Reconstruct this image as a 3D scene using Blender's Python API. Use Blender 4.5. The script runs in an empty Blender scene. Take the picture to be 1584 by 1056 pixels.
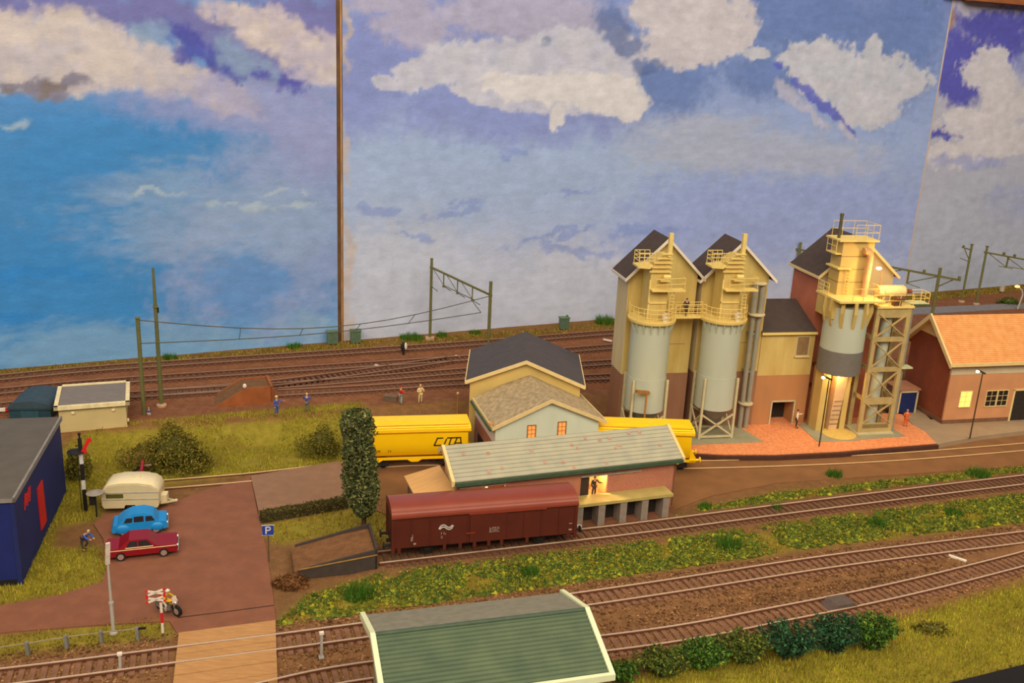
import bpy, math, random
import numpy as np
from mathutils import Vector, Matrix

# ------------------------------------------------------------------ camera, world, light, exposure
# All sizes below are written in centimetres (an H0 scale layout); every top-level object is scaled by 0.01.
U = 0.01
SC = bpy.context.scene
COL = SC.collection
FPX, PITCH, ROLL, CAMH = 1500.0, math.radians(17.0), math.radians(2.8), 37.3
_F = np.array([0, math.cos(PITCH), -math.sin(PITCH)])
_R0 = np.array([1.0, 0, 0]); _U0 = np.array([0, math.sin(PITCH), math.cos(PITCH)])
_RC = math.cos(ROLL) * _R0 + math.sin(ROLL) * _U0
_DC = math.sin(ROLL) * _R0 - math.cos(ROLL) * _U0
_C = np.array([0, 0, CAMH])
cam_d = bpy.data.cameras.new('camera'); cam = bpy.data.objects.new('camera', cam_d); COL.objects.link(cam)
m = Matrix.Identity(4)
for i in range(3):
    m[i][0] = _RC[i]; m[i][1] = -_DC[i]; m[i][2] = -_F[i]; m[i][3] = _C[i] * U
cam.matrix_world = m
cam_d.sensor_width = 36.0; cam_d.lens = FPX / 1584.0 * 36.0; cam_d.clip_start = 0.02; cam_d.clip_end = 50
SC.camera = cam

w = bpy.data.worlds.new('room'); SC.world = w; w.use_nodes = True
w.node_tree.nodes['Background'].inputs[0].default_value = (1.0, 0.86, 0.70, 1)
w.node_tree.nodes['Background'].inputs[1].default_value = 0.10


def lamp(name, kind, loc, power, col, size=1.0, sizey=None, target=None, radius=0.1):
    d = bpy.data.lights.new(name, kind); o = bpy.data.objects.new(name, d); COL.objects.link(o)
    o.location = [c * U for c in loc]; d.energy = power; d.color = col
    if kind == 'AREA':
        d.shape = 'RECTANGLE'; d.size = size * U; d.size_y = (sizey or size) * U
        if target is not None:
            o.rotation_euler = (Vector(target) - Vector(loc)).to_track_quat('-Z', 'Y').to_euler()
    else:
        d.shadow_soft_size = radius * U
    return o


lamp('ceiling_lamp', 'AREA', (5, 85, 190), 15.5, (1.0, 0.82, 0.58), 170, 70, target=(5, 92, 5))
lamp('ceiling_lamp_behind', 'AREA', (-45, -105, 150), 42.0, (1.0, 0.86, 0.68), 220, 110, target=(15, 110, 18))
lamp('ceiling_lamp_side', 'AREA', (115, -40, 140), 24.0, (1.0, 0.86, 0.68), 160, 90, target=(45, 130, 20))
SC.view_settings.view_transform = 'Standard'; SC.view_settings.look = 'None'
SC.view_settings.exposure = 0.06; SC.view_settings.gamma = 1.0; SC.view_settings.use_curve_mapping = False

random.seed(7); RNG = np.random.default_rng(7)


def at(px, py, z=0.0):
    """point of the horizontal plane z that the photograph shows at px, py"""
    d = _F + _RC * (px - 792) / FPX + _DC * (py - 528) / FPX
    t = (z - CAMH) / d[2]
    q = _C + t * d
    return float(q[0]), float(q[1])


# ------------------------------------------------------------------ mesh helpers
class MB:
    def __init__(s): s.v = []; s.f = []
    def add(s, vs, fs):
        n = len(s.v); s.v += [tuple(float(c) for c in p) for p in vs]; s.f += [tuple(i + n for i in f) for f in fs]; return s
    def box(s, x0, x1, y0, y1, z0, z1):
        return s.add([(x0, y0, z0), (x1, y0, z0), (x1, y1, z0), (x0, y1, z0), (x0, y0, z1), (x1, y0, z1), (x1, y1, z1), (x0, y1, z1)],
                     [(3, 2, 1, 0), (4, 5, 6, 7), (0, 1, 5, 4), (1, 2, 6, 5), (2, 3, 7, 6), (3, 0, 4, 7)])
    def bar(s, p, q, wd, ht=None, up=(0, 0, 1)):
        ht = ht or wd; p = Vector(p); q = Vector(q); d = (q - p).normalized(); u = Vector(up)
        if abs(d.dot(u)) > 0.9995: u = Vector((0, 1, 0))
        a = d.cross(u).normalized(); b = a.cross(d).normalized(); a *= wd / 2; b *= ht / 2
        vs = [p - a - b, p + a - b, p + a + b, p - a + b, q - a - b, q + a - b, q + a + b, q - a + b]
        return s.add(vs, [(0, 1, 2, 3), (7, 6, 5, 4), (4, 5, 1, 0), (5, 6, 2, 1), (6, 7, 3, 2), (7, 4, 0, 3)])
    def cyl(s, p, q, r0, r1=None, n=12, cap=True):
        r1 = r0 if r1 is None else r1; p = Vector(p); q = Vector(q); d = (q - p).normalized()
        u = Vector((0, 0, 1)) if abs(d.z) < 0.95 else Vector((1, 0, 0))
        a = d.cross(u).normalized(); b = d.cross(a).normalized()
        vs = []
        for c, r in ((p, r0), (q, r1)):
            for i in range(n):
                t = 2 * math.pi * i / n; vs.append(c + a * (r * math.cos(t)) + b * (r * math.sin(t)))
        fs = [(i, i + n, (i + 1) % n + n, (i + 1) % n) for i in range(n)]
        if cap: fs += [tuple(range(n)), tuple(range(2 * n - 1, n - 1, -1))]
        return s.add(vs, fs)
    def tube(s, pts, r, n=6):
        for a, b in zip(pts[:-1], pts[1:]): s.cyl(a, b, r, n=n)
        return s
    def lathe(s, prof, n=20, c=(0, 0, 0), caps=True):
        vs = []
        for r, z in prof:
            for i in range(n):
                t = 2 * math.pi * i / n; vs.append((c[0] + r * math.cos(t), c[1] + r * math.sin(t), c[2] + z))
        fs = []
        for k in range(len(prof) - 1):
            for i in range(n):
                j = (i + 1) % n; fs.append((k * n + i, k * n + j, (k + 1) * n + j, (k + 1) * n + i))
        if caps:
            fs.append(tuple(range(n - 1, -1, -1))); m0 = (len(prof) - 1) * n; fs.append(tuple(range(m0, m0 + n)))
        return s.add(vs, fs)
    def ext(s, poly, vec):
        """extrude a 3-D polygon along vec"""
        n = len(poly); v = Vector(vec); vs = [Vector(p) for p in poly] + [Vector(p) + v for p in poly]
        return s.add(vs, [tuple(range(n - 1, -1, -1)), tuple(range(n, 2 * n))] + [(i, (i + 1) % n, (i + 1) % n + n, i + n) for i in range(n)])
    def prism(s, poly, z0, z1):
        return s.ext([(p[0], p[1], z0) for p in poly], (0, 0, z1 - z0))
    def ball(s, c, rx, ry=None, rz=None, n=10, m_=6):
        ry = ry or rx; rz = rz or rx; vs = [(c[0], c[1], c[2] - rz)]
        for k in range(1, m_):
            t = math.pi * k / m_
            for i in range(n):
                a = 2 * math.pi * i / n; vs.append((c[0] + rx * math.sin(t) * math.cos(a), c[1] + ry * math.sin(t) * math.sin(a), c[2] - rz * math.cos(t)))
        vs.append((c[0], c[1], c[2] + rz)); fs = []
        for i in range(n):
            j = (i + 1) % n; fs.append((0, 1 + j, 1 + i)); L = len(vs) - 1; b = 1 + (m_ - 2) * n; fs.append((L, b + i, b + j))
            for k in range(m_ - 2): fs.append((1 + k * n + i, 1 + k * n + j, 1 + (k + 1) * n + j, 1 + (k + 1) * n + i))
        return s.add(vs, fs)
    def strip(s, pts, width, z0, z1):
        """flat band along a polyline"""
        return s.poly_rails(pts, -width / 2, width / 2, z0, z1)
    def poly_rails(s, pts, o0, o1, z0, z1):
        P = [np.array(p[:2], float) for p in pts]; n = len(P); vs = []
        for i in range(n):
            t = P[min(i + 1, n - 1)] - P[max(i - 1, 0)]; t /= np.hypot(*t); nn = np.array([-t[1], t[0]])
            zz = pts[i][2] if len(pts[i]) > 2 else 0.0
            a = P[i] + nn * o0; b = P[i] + nn * o1
            vs += [(a[0], a[1], zz + z0), (b[0], b[1], zz + z0), (b[0], b[1], zz + z1), (a[0], a[1], zz + z1)]
        fs = [(3, 2, 1, 0), tuple(4 * (n - 1) + k for k in range(4))]
        for i in range(n - 1):
            a = 4 * i; b = a + 4
            fs += [(a, a + 1, b + 1, b), (a + 1, a + 2, b + 2, b + 1), (a + 2, a + 3, b + 3, b + 2), (a + 3, a, b, b + 3)]
        return s.add(vs, fs)
    def mesh(s, name, mat=None, smooth=None):
        me = bpy.data.meshes.new(name); me.from_pydata(s.v, [], s.f)
        if smooth:
            me.polygons.foreach_set('use_smooth', [True] * len(me.polygons)); me.set_sharp_from_angle(angle=math.radians(smooth))
        if mat: me.materials.append(mat)
        me.update(); return me


def tag(o, label=None, cat=None, group=None, kind=None):
    if label: o['label'] = label
    if cat: o['category'] = cat
    if group: o['group'] = group
    if kind: o['kind'] = kind
    return o


def thing(name, label, cat, loc=(0, 0, 0), rz=0.0, group=None, kind=None, scale=1.0):
    o = bpy.data.objects.new(name, None); COL.objects.link(o); o.empty_display_size = 0.01
    o.location = [c * U for c in loc]; o.rotation_euler = (0, 0, math.radians(rz)); o.scale = (U * scale,) * 3
    return tag(o, label, cat, group, kind)


def part(name, mb, mat, parent, smooth=None, kind=None, label=None):
    me = mb.mesh(name, mat, smooth) if isinstance(mb, MB) else mb
    o = bpy.data.objects.new(name, me); COL.objects.link(o); o.parent = parent
    if isinstance(mb, MB) is False and mat is not None and not me.materials: me.materials.append(mat)
    return tag(o, label, None, None, kind)


def solo(name, mb, mat, label, cat, loc=(0, 0, 0), rz=0.0, group=None, kind=None, smooth=None):
    me = mb.mesh(name, mat, smooth) if isinstance(mb, MB) else mb
    o = bpy.data.objects.new(name, me); COL.objects.link(o)
    if not isinstance(mb, MB) and mat is not None and not me.materials: me.materials.append(mat)
    o.location = [c * U for c in loc]; o.rotation_euler = (0, 0, math.radians(rz)); o.scale = (U, U, U)
    return tag(o, label, cat, group, kind)


# ------------------------------------------------------------------ materials
def lin(c):
    return tuple(((x / 255) / 12.92 if x / 255 <= 0.04045 else ((x / 255 + 0.055) / 1.055) ** 2.4) for x in c)


MATS = {}


def mt(name, col, rough=0.7, var=0.15, scale=2.0, bump=0.0, metal=0.0, col2=None, stretch=(1, 1, 1), emit=None, spec=0.4, bscale=None):
    if name in MATS: return MATS[name]
    ma = bpy.data.materials.new(name); ma.use_nodes = True; nt = ma.node_tree; N = nt.nodes; L = nt.links
    b = N['Principled BSDF']; b.inputs['Roughness'].default_value = rough; b.inputs['Metallic'].default_value = metal
    b.inputs['Specular IOR Level'].default_value = spec
    c = lin(col); c2 = lin(col2) if col2 else tuple(x * (1 - var) for x in c); c1 = c if col2 else tuple(min(1, x * (1 + var)) for x in c)
    tc = N.new('ShaderNodeTexCoord'); mp = N.new('ShaderNodeMapping'); mp.inputs['Scale'].default_value = stretch
    L.new(tc.outputs['Object'], mp.inputs[0])
    nz = N.new('ShaderNodeTexNoise'); nz.inputs['Scale'].default_value = scale; nz.inputs['Detail'].default_value = 4
    L.new(mp.outputs[0], nz.inputs['Vector'])
    mx = N.new('ShaderNodeValToRGB'); mx.color_ramp.elements[0].position = 0.3; mx.color_ramp.elements[1].position = 0.7
    mx.color_ramp.elements[0].color = (*c2, 1); mx.color_ramp.elements[1].color = (*c1, 1)
    L.new(nz.outputs['Fac'], mx.inputs[0]); L.new(mx.outputs[0], b.inputs['Base Color'])
    if bump:
        n2 = N.new('ShaderNodeTexNoise'); n2.inputs['Scale'].default_value = bscale or scale * 4; n2.inputs['Detail'].default_value = 3
        L.new(mp.outputs[0], n2.inputs['Vector'])
        bp = N.new('ShaderNodeBump'); bp.inputs['Strength'].default_value = bump; bp.inputs['Distance'].default_value = 0.001
        L.new(n2.outputs['Fac'], bp.inputs['Height']); L.new(bp.outputs[0], b.inputs['Normal'])
    if emit:
        b.inputs['Emission Color'].default_value = (*lin(emit[0]), 1); b.inputs['Emission Strength'].default_value = emit[1]
    MATS[name] = ma; return ma


def mt_attr(name, rough=0.9, noise=None, bump=0.0, bscale=8.0, spec=0.2, trans=0.0):
    """colour from the mesh's own colour attribute, broken up by noise"""
    ma = bpy.data.materials.new(name); ma.use_nodes = True; nt = ma.node_tree; N = nt.nodes; L = nt.links
    b = N['Principled BSDF']; b.inputs['Roughness'].default_value = rough; b.inputs['Specular IOR Level'].default_value = spec
    a = N.new('ShaderNodeAttribute'); a.attribute_name = 'Col'; out = a.outputs['Color']
    tc = N.new('ShaderNodeTexCoord')
    if noise:
        for sc_, amt, st in noise:
            mp = N.new('ShaderNodeMapping'); mp.inputs['Scale'].default_value = st; L.new(tc.outputs['Object'], mp.inputs[0])
            nz = N.new('ShaderNodeTexNoise'); nz.inputs['Scale'].default_value = sc_; nz.inputs['Detail'].default_value = 5
            L.new(mp.outputs[0], nz.inputs['Vector'])
            mr = N.new('ShaderNodeMapRange'); mr.inputs['From Min'].default_value = 0.3; mr.inputs['From Max'].default_value = 0.7
            mr.inputs['To Min'].default_value = 1 - amt; mr.inputs['To Max'].default_value = 1 + amt
            L.new(nz.outputs['Fac'], mr.inputs['Value'])
            v = N.new('ShaderNodeVectorMath'); v.operation = 'SCALE'; L.new(out, v.inputs[0]); L.new(mr.outputs[0], v.inputs['Scale']); out = v.outputs[0]
    L.new(out, b.inputs['Base Color'])
    if bump:
        n2 = N.new('ShaderNodeTexNoise'); n2.inputs['Scale'].default_value = bscale; n2.inputs['Detail'].default_value = 4
        L.new(tc.outputs['Object'], n2.inputs['Vector'])
        bp = N.new('ShaderNodeBump'); bp.inputs['Strength'].default_value = bump; bp.inputs['Distance'].default_value = 0.001
        L.new(n2.outputs['Fac'], bp.inputs['Height']); L.new(bp.outputs[0], b.inputs['Normal'])
    MATS[name] = ma; return ma


def set_col(me, cols):
    a = me.color_attributes.new('Col', 'FLOAT_COLOR', 'POINT')
    c = np.ones((len(cols), 4), np.float32); c[:, :3] = cols; a.data.foreach_set('color', c.ravel())


def vnoise(x, y, seed=0):
    r = np.random.default_rng(seed).random((64, 64)); xi = np.floor(x).astype(int); yi = np.floor(y).astype(int); fx = x - xi; fy = y - yi
    fx = fx * fx * (3 - 2 * fx); fy = fy * fy * (3 - 2 * fy); g = lambda a, b: r[a % 64, b % 64]
    return (g(xi, yi) * (1 - fx) + g(xi + 1, yi) * fx) * (1 - fy) + (g(xi, yi + 1) * (1 - fx) + g(xi + 1, yi + 1) * fx) * fy


def fbm(x, y, seed=0, o=5):
    s = 0; a = 1.0; t = 0
    for k in range(o): s = s + a * vnoise(x * 2 ** k + 17 * k, y * 2 ** k - 9 * k, seed + k); t += a; a *= 0.55
    return s / t


def sstep(a, b, x):
    t = np.clip((x - a) / (b - a), 0, 1); return t * t * (3 - 2 * t)


def inpoly(px, py, poly):
    c = np.zeros(px.shape, bool); n = len(poly); j = n - 1
    for i in range(n):
        xi, yi = poly[i]; xj, yj = poly[j]
        c ^= ((yi > py) != (yj > py)) & (px < (xj - xi) * (py - yi) / (yj - yi + 1e-9) + xi); j = i
    return c


def dist_line(x, y, pts):
    d = np.full(x.shape, 1e9)
    for (ax, ay), (bx, by) in zip(pts[:-1], pts[1:]):
        L2 = (bx - ax) ** 2 + (by - ay) ** 2; t = np.clip(((x - ax) * (bx - ax) + (y - ay) * (by - ay)) / L2, 0, 1)
        d = np.minimum(d, np.hypot(x - ax - t * (bx - ax), y - ay - t * (by - ay)))
    return d


def spline(pts, step=0.6):
    """Catmull-Rom through world points, resampled evenly"""
    P = [np.array(p, float) for p in pts]; P = [2 * P[0] - P[1]] + P + [2 * P[-1] - P[-2]]; out = []
    for i in range(1, len(P) - 2):
        for t in np.linspace(0, 1, 24, endpoint=False):
            a, b, c, d = P[i - 1:i + 3]
            out.append(0.5 * (2 * b + (c - a) * t + (2 * a - 5 * b + 4 * c - d) * t * t + (3 * b - a - 3 * c + d) * t ** 3))
    out.append(P[-2]); out = np.array(out); s = np.concatenate([[0], np.cumsum(np.hypot(*np.diff(out[:, :2], axis=0).T))])
    n = max(2, int(s[-1] / step)); q = np.linspace(0, s[-1], n + 1)
    return [tuple(np.interp(v, s, out[:, k]) for k in range(out.shape[1])) for v in q]


# ------------------------------------------------------------------ terrain
def yedge(x): return 96 + 0.335 * x


def hz(x, y):
    x = np.asarray(x, float); y = np.asarray(y, float)
    return 1.5 * sstep(-4.2, -0.2, y - yedge(x))


WA = np.array([-54.57, 97.75]); WYAW = math.radians(25.5); WD = np.array([math.cos(WYAW), math.sin(WYAW)]); WN = np.array([-WD[1], WD[0]])


def front_edge(x): return 40.75 + 0.405 * x


TRACK_A = [(-62, 38.5),(-45, 43.8), at(0, 1045, .5), at(268, 1011, .5), at(563, 972.5, .5), at(1000, 910.2, .5), at(1295, 865, .5), at(1584, 829, .5), at(1680, 817, .5), (66, 80.5), (96, 91)]
TRACK_B = [(-58, 34), (-30, 42.8), (-16, 47.2), at(560, 1036, .5), at(1000, 984.5, .5), at(1206, 947.7, .5), at(1400, 908, .5), at(1584, 862.5, .5), at(1660, 842, .5), (66, 77.4), (96, 88)]
SIDING = [(-9.2, 64.1), (0.0, 67.15), (5.75, 69.05), (11.6, 71.05), (25.65, 76.15), (39.8, 81.15), (48.8, 84.25), (60, 88.2), (96, 101)]
STREET = [(-31.5, 74.2), (-29.2, 75.0), (-22.2, 77.3), (-15.4, 80.1), (-11.2, 81.45), (-7, 82.4), (2, 83.4), (10, 83.85), (19.5, 84.9), (36, 88.3), (53.4, 93.3), (62, 96.3), (96, 108)]
yd = lambda *q: [at(a, b, 1.9) for a, b in q]
YARD = [yd((-80, 590), (0, 583), (180, 567), (480, 547), (720, 531), (940, 514), (1160, 500)),
        yd((-80, 612), (0, 604), (180, 588), (480, 568.5), (720, 553), (940, 536), (1160, 519)),
        yd((-80, 634), (0, 627), (180, 611.5), (480, 592), (720, 573), (940, 560), (1160, 545)),
        yd((430, 607), (560, 600), (720, 590), (940, 582), (1160, 570))]
ALLT = [TRACK_A, TRACK_B, SIDING]

xs = np.arange(-95, 130.1, 0.5); ys = np.arange(14, 190, 0.5)
X, Y = np.meshgrid(xs, ys)
Z = hz(X, Y) + 0.10 * (fbm(X * .35, Y * .35, 3) - .5)
for T_ in [TRACK_A, TRACK_B, SIDING]: Z += .20 * sstep(2.4, 1.5, dist_line(X, Y, T_))
for T_ in YARD: Z += .16 * sstep(2.2, 1.4, dist_line(X, Y, T_))
soil = np.array(lin((124, 90, 58))); yardc = np.array(lin((128, 84, 58))); bal = np.array(lin((130, 94, 62))); grs = np.array(lin((138, 128, 42))); dirt = np.array(lin((132, 96, 56)))
Cg = np.tile(soil, X.shape + (1,))
def blend(mask, col):
    global Cg
    Cg = Cg * (1 - mask[..., None]) + np.array(col) * mask[..., None]
nz1 = fbm(X * .5, Y * .5, 11); nz2 = fbm(X * 1.3, Y * 1.3, 23)
blend(sstep(-1.0, 1.0, Y - yedge(X)), yardc)
px_poly = lambda pts, z=0.0: [at(a, b, z) for a, b in pts]
GR = dict(
    lawn=px_poly([(-60, 930), (-40, 800), (104, 700), (150, 745), (160, 800), (140, 805), (90, 815), (80, 850), (150, 845), (165, 870), (160, 900), (90, 920), (0, 936)]),
    bank=px_poly([(96, 735), (100, 690), (200, 668), (330, 655), (430, 646), (560, 635), (560, 712), (520, 708), (390, 722), (250, 742), (170, 735), (150, 750)], .6),
    verge=px_poly([(428, 968), (470, 925), (600, 885), (760, 868), (890, 851), (1000, 838), (1240, 806), (1584, 764), (1640, 758), (2000, 715), (2000, 742), (1640, 800), (1584, 808), (1295, 842), (1000, 886), (700, 930), (560, 950)]),
    backverge=px_poly([(1045, 803), (1100, 785), (1200, 764), (1400, 742), (1584, 722), (1640, 717), (2000, 685), (2000, 692), (1640, 725), (1584, 731), (1240, 771), (1045, 799)]),
    corner=px_poly([(930, 1075), (1000, 1042), (1100, 1015), (1210, 995), (1330, 962), (1420, 945), (1584, 893), (1640, 880), (2100, 790), (2100, 900), (1640, 1020), (1584, 1033), (1490, 1058), (1400, 1090), (1100, 1110)]),
    fencestrip=px_poly([(-40, 990), (0, 984), (150, 966), (245, 955), (268, 978), (268, 988), (0, 1024), (-40, 1030)]),
    hedgeside=px_poly([(402, 812), (470, 800), (540, 785), (600, 770), (602, 845), (560, 828), (480, 832), (425, 842)]),
    siding_mid=px_poly([(900, 822), (1020, 806), (1240, 778), (1330, 768), (1330, 775), (1240, 786), (1020, 817), (900, 832)]),
)
for k, pl in GR.items():
    mk = inpoly(X, Y, pl).astype(float)
    for _ in range(2): mk = (mk + np.roll(mk, 1, 0) + np.roll(mk, -1, 0) + np.roll(mk, 1, 1) + np.roll(mk, -1, 1)) / 5
    blend(np.clip(mk * (0.55 + 0.8 * nz1), 0, 1) * (0.5 if k == 'siding_mid' else 0.9), grs)
wallv = (X - WA[0]) * WN[0] + (Y - WA[1]) * WN[1]
blend(sstep(-4.5, -3.0, wallv + 3 * (nz1 - .5)) * .8, np.array(lin((120, 92, 48))))
for T in ALLT: blend(sstep(3.0, 2.0, dist_line(X, Y, T) + (nz1 - .5)), bal * (1 if T is not SIDING else .9))
blend(sstep(1.4, .4, np.abs(Y - yedge(X)) + (nz1 - .5)) * (X < 9), dirt)
Cg *= (0.82 + 0.36 * nz2)[..., None]
ok = (Y > front_edge(X) - .01) & (wallv < 0.6)
idx = np.arange(X.size).reshape(X.shape)
fq = ok[:-1, :-1] & ok[1:, :-1] & ok[:-1, 1:] & ok[1:, 1:]
qa = np.stack([idx[:-1, :-1][fq], idx[:-1, 1:][fq], idx[1:, 1:][fq], idx[1:, :-1][fq]], 1)
me = bpy.data.meshes.new('ground'); me.from_pydata(np.stack([X.ravel(), Y.ravel(), Z.ravel()], 1).tolist(), [], qa.tolist())
set_col(me, Cg.reshape(-1, 3)); me.polygons.foreach_set('use_smooth', [True] * len(me.polygons))
g_mat = mt_attr('soil_scatter', .95, [(1.4, .16, (1, 1, 1)), (9, .22, (1, 1, 1))], bump=1.0, bscale=9, spec=.15)
solo('ground', me, g_mat, 'brown soil and ballast base of the model railway layout', 'ground', kind='structure')

# layout front edge and room floor far below
mbk = MB(); mbk.poly_rails([(-95, front_edge(-95)), (130, front_edge(130))], -1.8, 0.15, -14, .25)
solo('trim_1', mbk, mt('fascia_black', (22, 22, 26), .5), 'black painted fascia board along the front edge of the layout', 'fascia', kind='structure')
mbk = MB(); mbk.box(-250, 250, -120, 260, -101, -100)
solo('floor', mbk, mt('room_floor', (70, 62, 55), .6), 'dark floor of the exhibition room far below the layout', 'floor', kind='structure')


# ------------------------------------------------------------------ painted backdrop
def wall_st(px, py):
    d = _F + _RC * (px - 792) / FPX + _DC * (py - 528) / FPX
    n3 = np.array([WN[0], WN[1], 0]); o3 = np.array([WA[0], WA[1], 0])
    t = ((o3 - _C) @ n3) / (d @ n3); q = _C + t * d
    return float((q[:2] - WA) @ WD), float(q[2])


def wall_scale(px, py):
    a = wall_st(px - 1, py); b = wall_st(px + 1, py); c = wall_st(px, py - 1); d = wall_st(px, py + 1)
    return (b[0] - a[0]) / 2, (c[1] - d[1]) / 2


S1 = wall_st(526, 300)[0]; S2 = wall_st(1437, 220)[0]


def blob(s, t, px, py, rx, ry, rot=0.0):
    """signed field of one painted blob: 1 in the middle, 0 at its edge"""
    s0, t0 = wall_st(px, py); k1, k2 = wall_scale(px, py); ds = (s - s0) / k1; dt = (t - t0) / k2
    a = math.radians(rot); x = ds * math.cos(a) + dt * math.sin(a); y = -ds * math.sin(a) + dt * math.cos(a)
    return 1 - np.sqrt((x / rx) ** 2 + (y / ry) ** 2)


def layer(C, s, t, blobs, col, edge=.12, rag=.8, seed=1, op=1.0, sc=.35, st=(1, 1), col2=None):
    f = np.full(s.shape, -9.0); wa = 1.5 * rag
    sw_ = s + wa * (fbm(s * .5 * st[0] + seed, t * .5 * st[1], seed + 60, 4) - .5) * 2; tw_ = t + wa * (fbm(s * .5 * st[0], t * .5 * st[1] + seed, seed + 80, 4) - .5) * 2
    for b in blobs: f = np.maximum(f, blob(sw_, tw_, *b))
    n = fbm(s * sc * st[0] + seed * 3.1, t * sc * st[1], seed); n3 = fbm(s * 1.6 * st[0], t * 1.6 * st[1], seed + 20, 4); f = f + rag * (n - .5) + rag * .7 * (n3 - .5)
    mk = sstep(-edge, edge, f) * op; c = np.array(lin(col))
    cc = c
    if col2 is not None:
        m2 = sstep(.35, .65, fbm(s * .5 * st[0] + 5, t * .5 * st[1], seed + 40))[..., None]; cc = c * (1 - m2) + np.array(lin(col2)) * m2
    cc = cc * (.84 + .32 * fbm(s * .8 * st[0] + seed, t * 1.1 * st[1], seed + 7, 5))[..., None]
    return C * (1 - mk[..., None]) + cc * mk[..., None]


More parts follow.
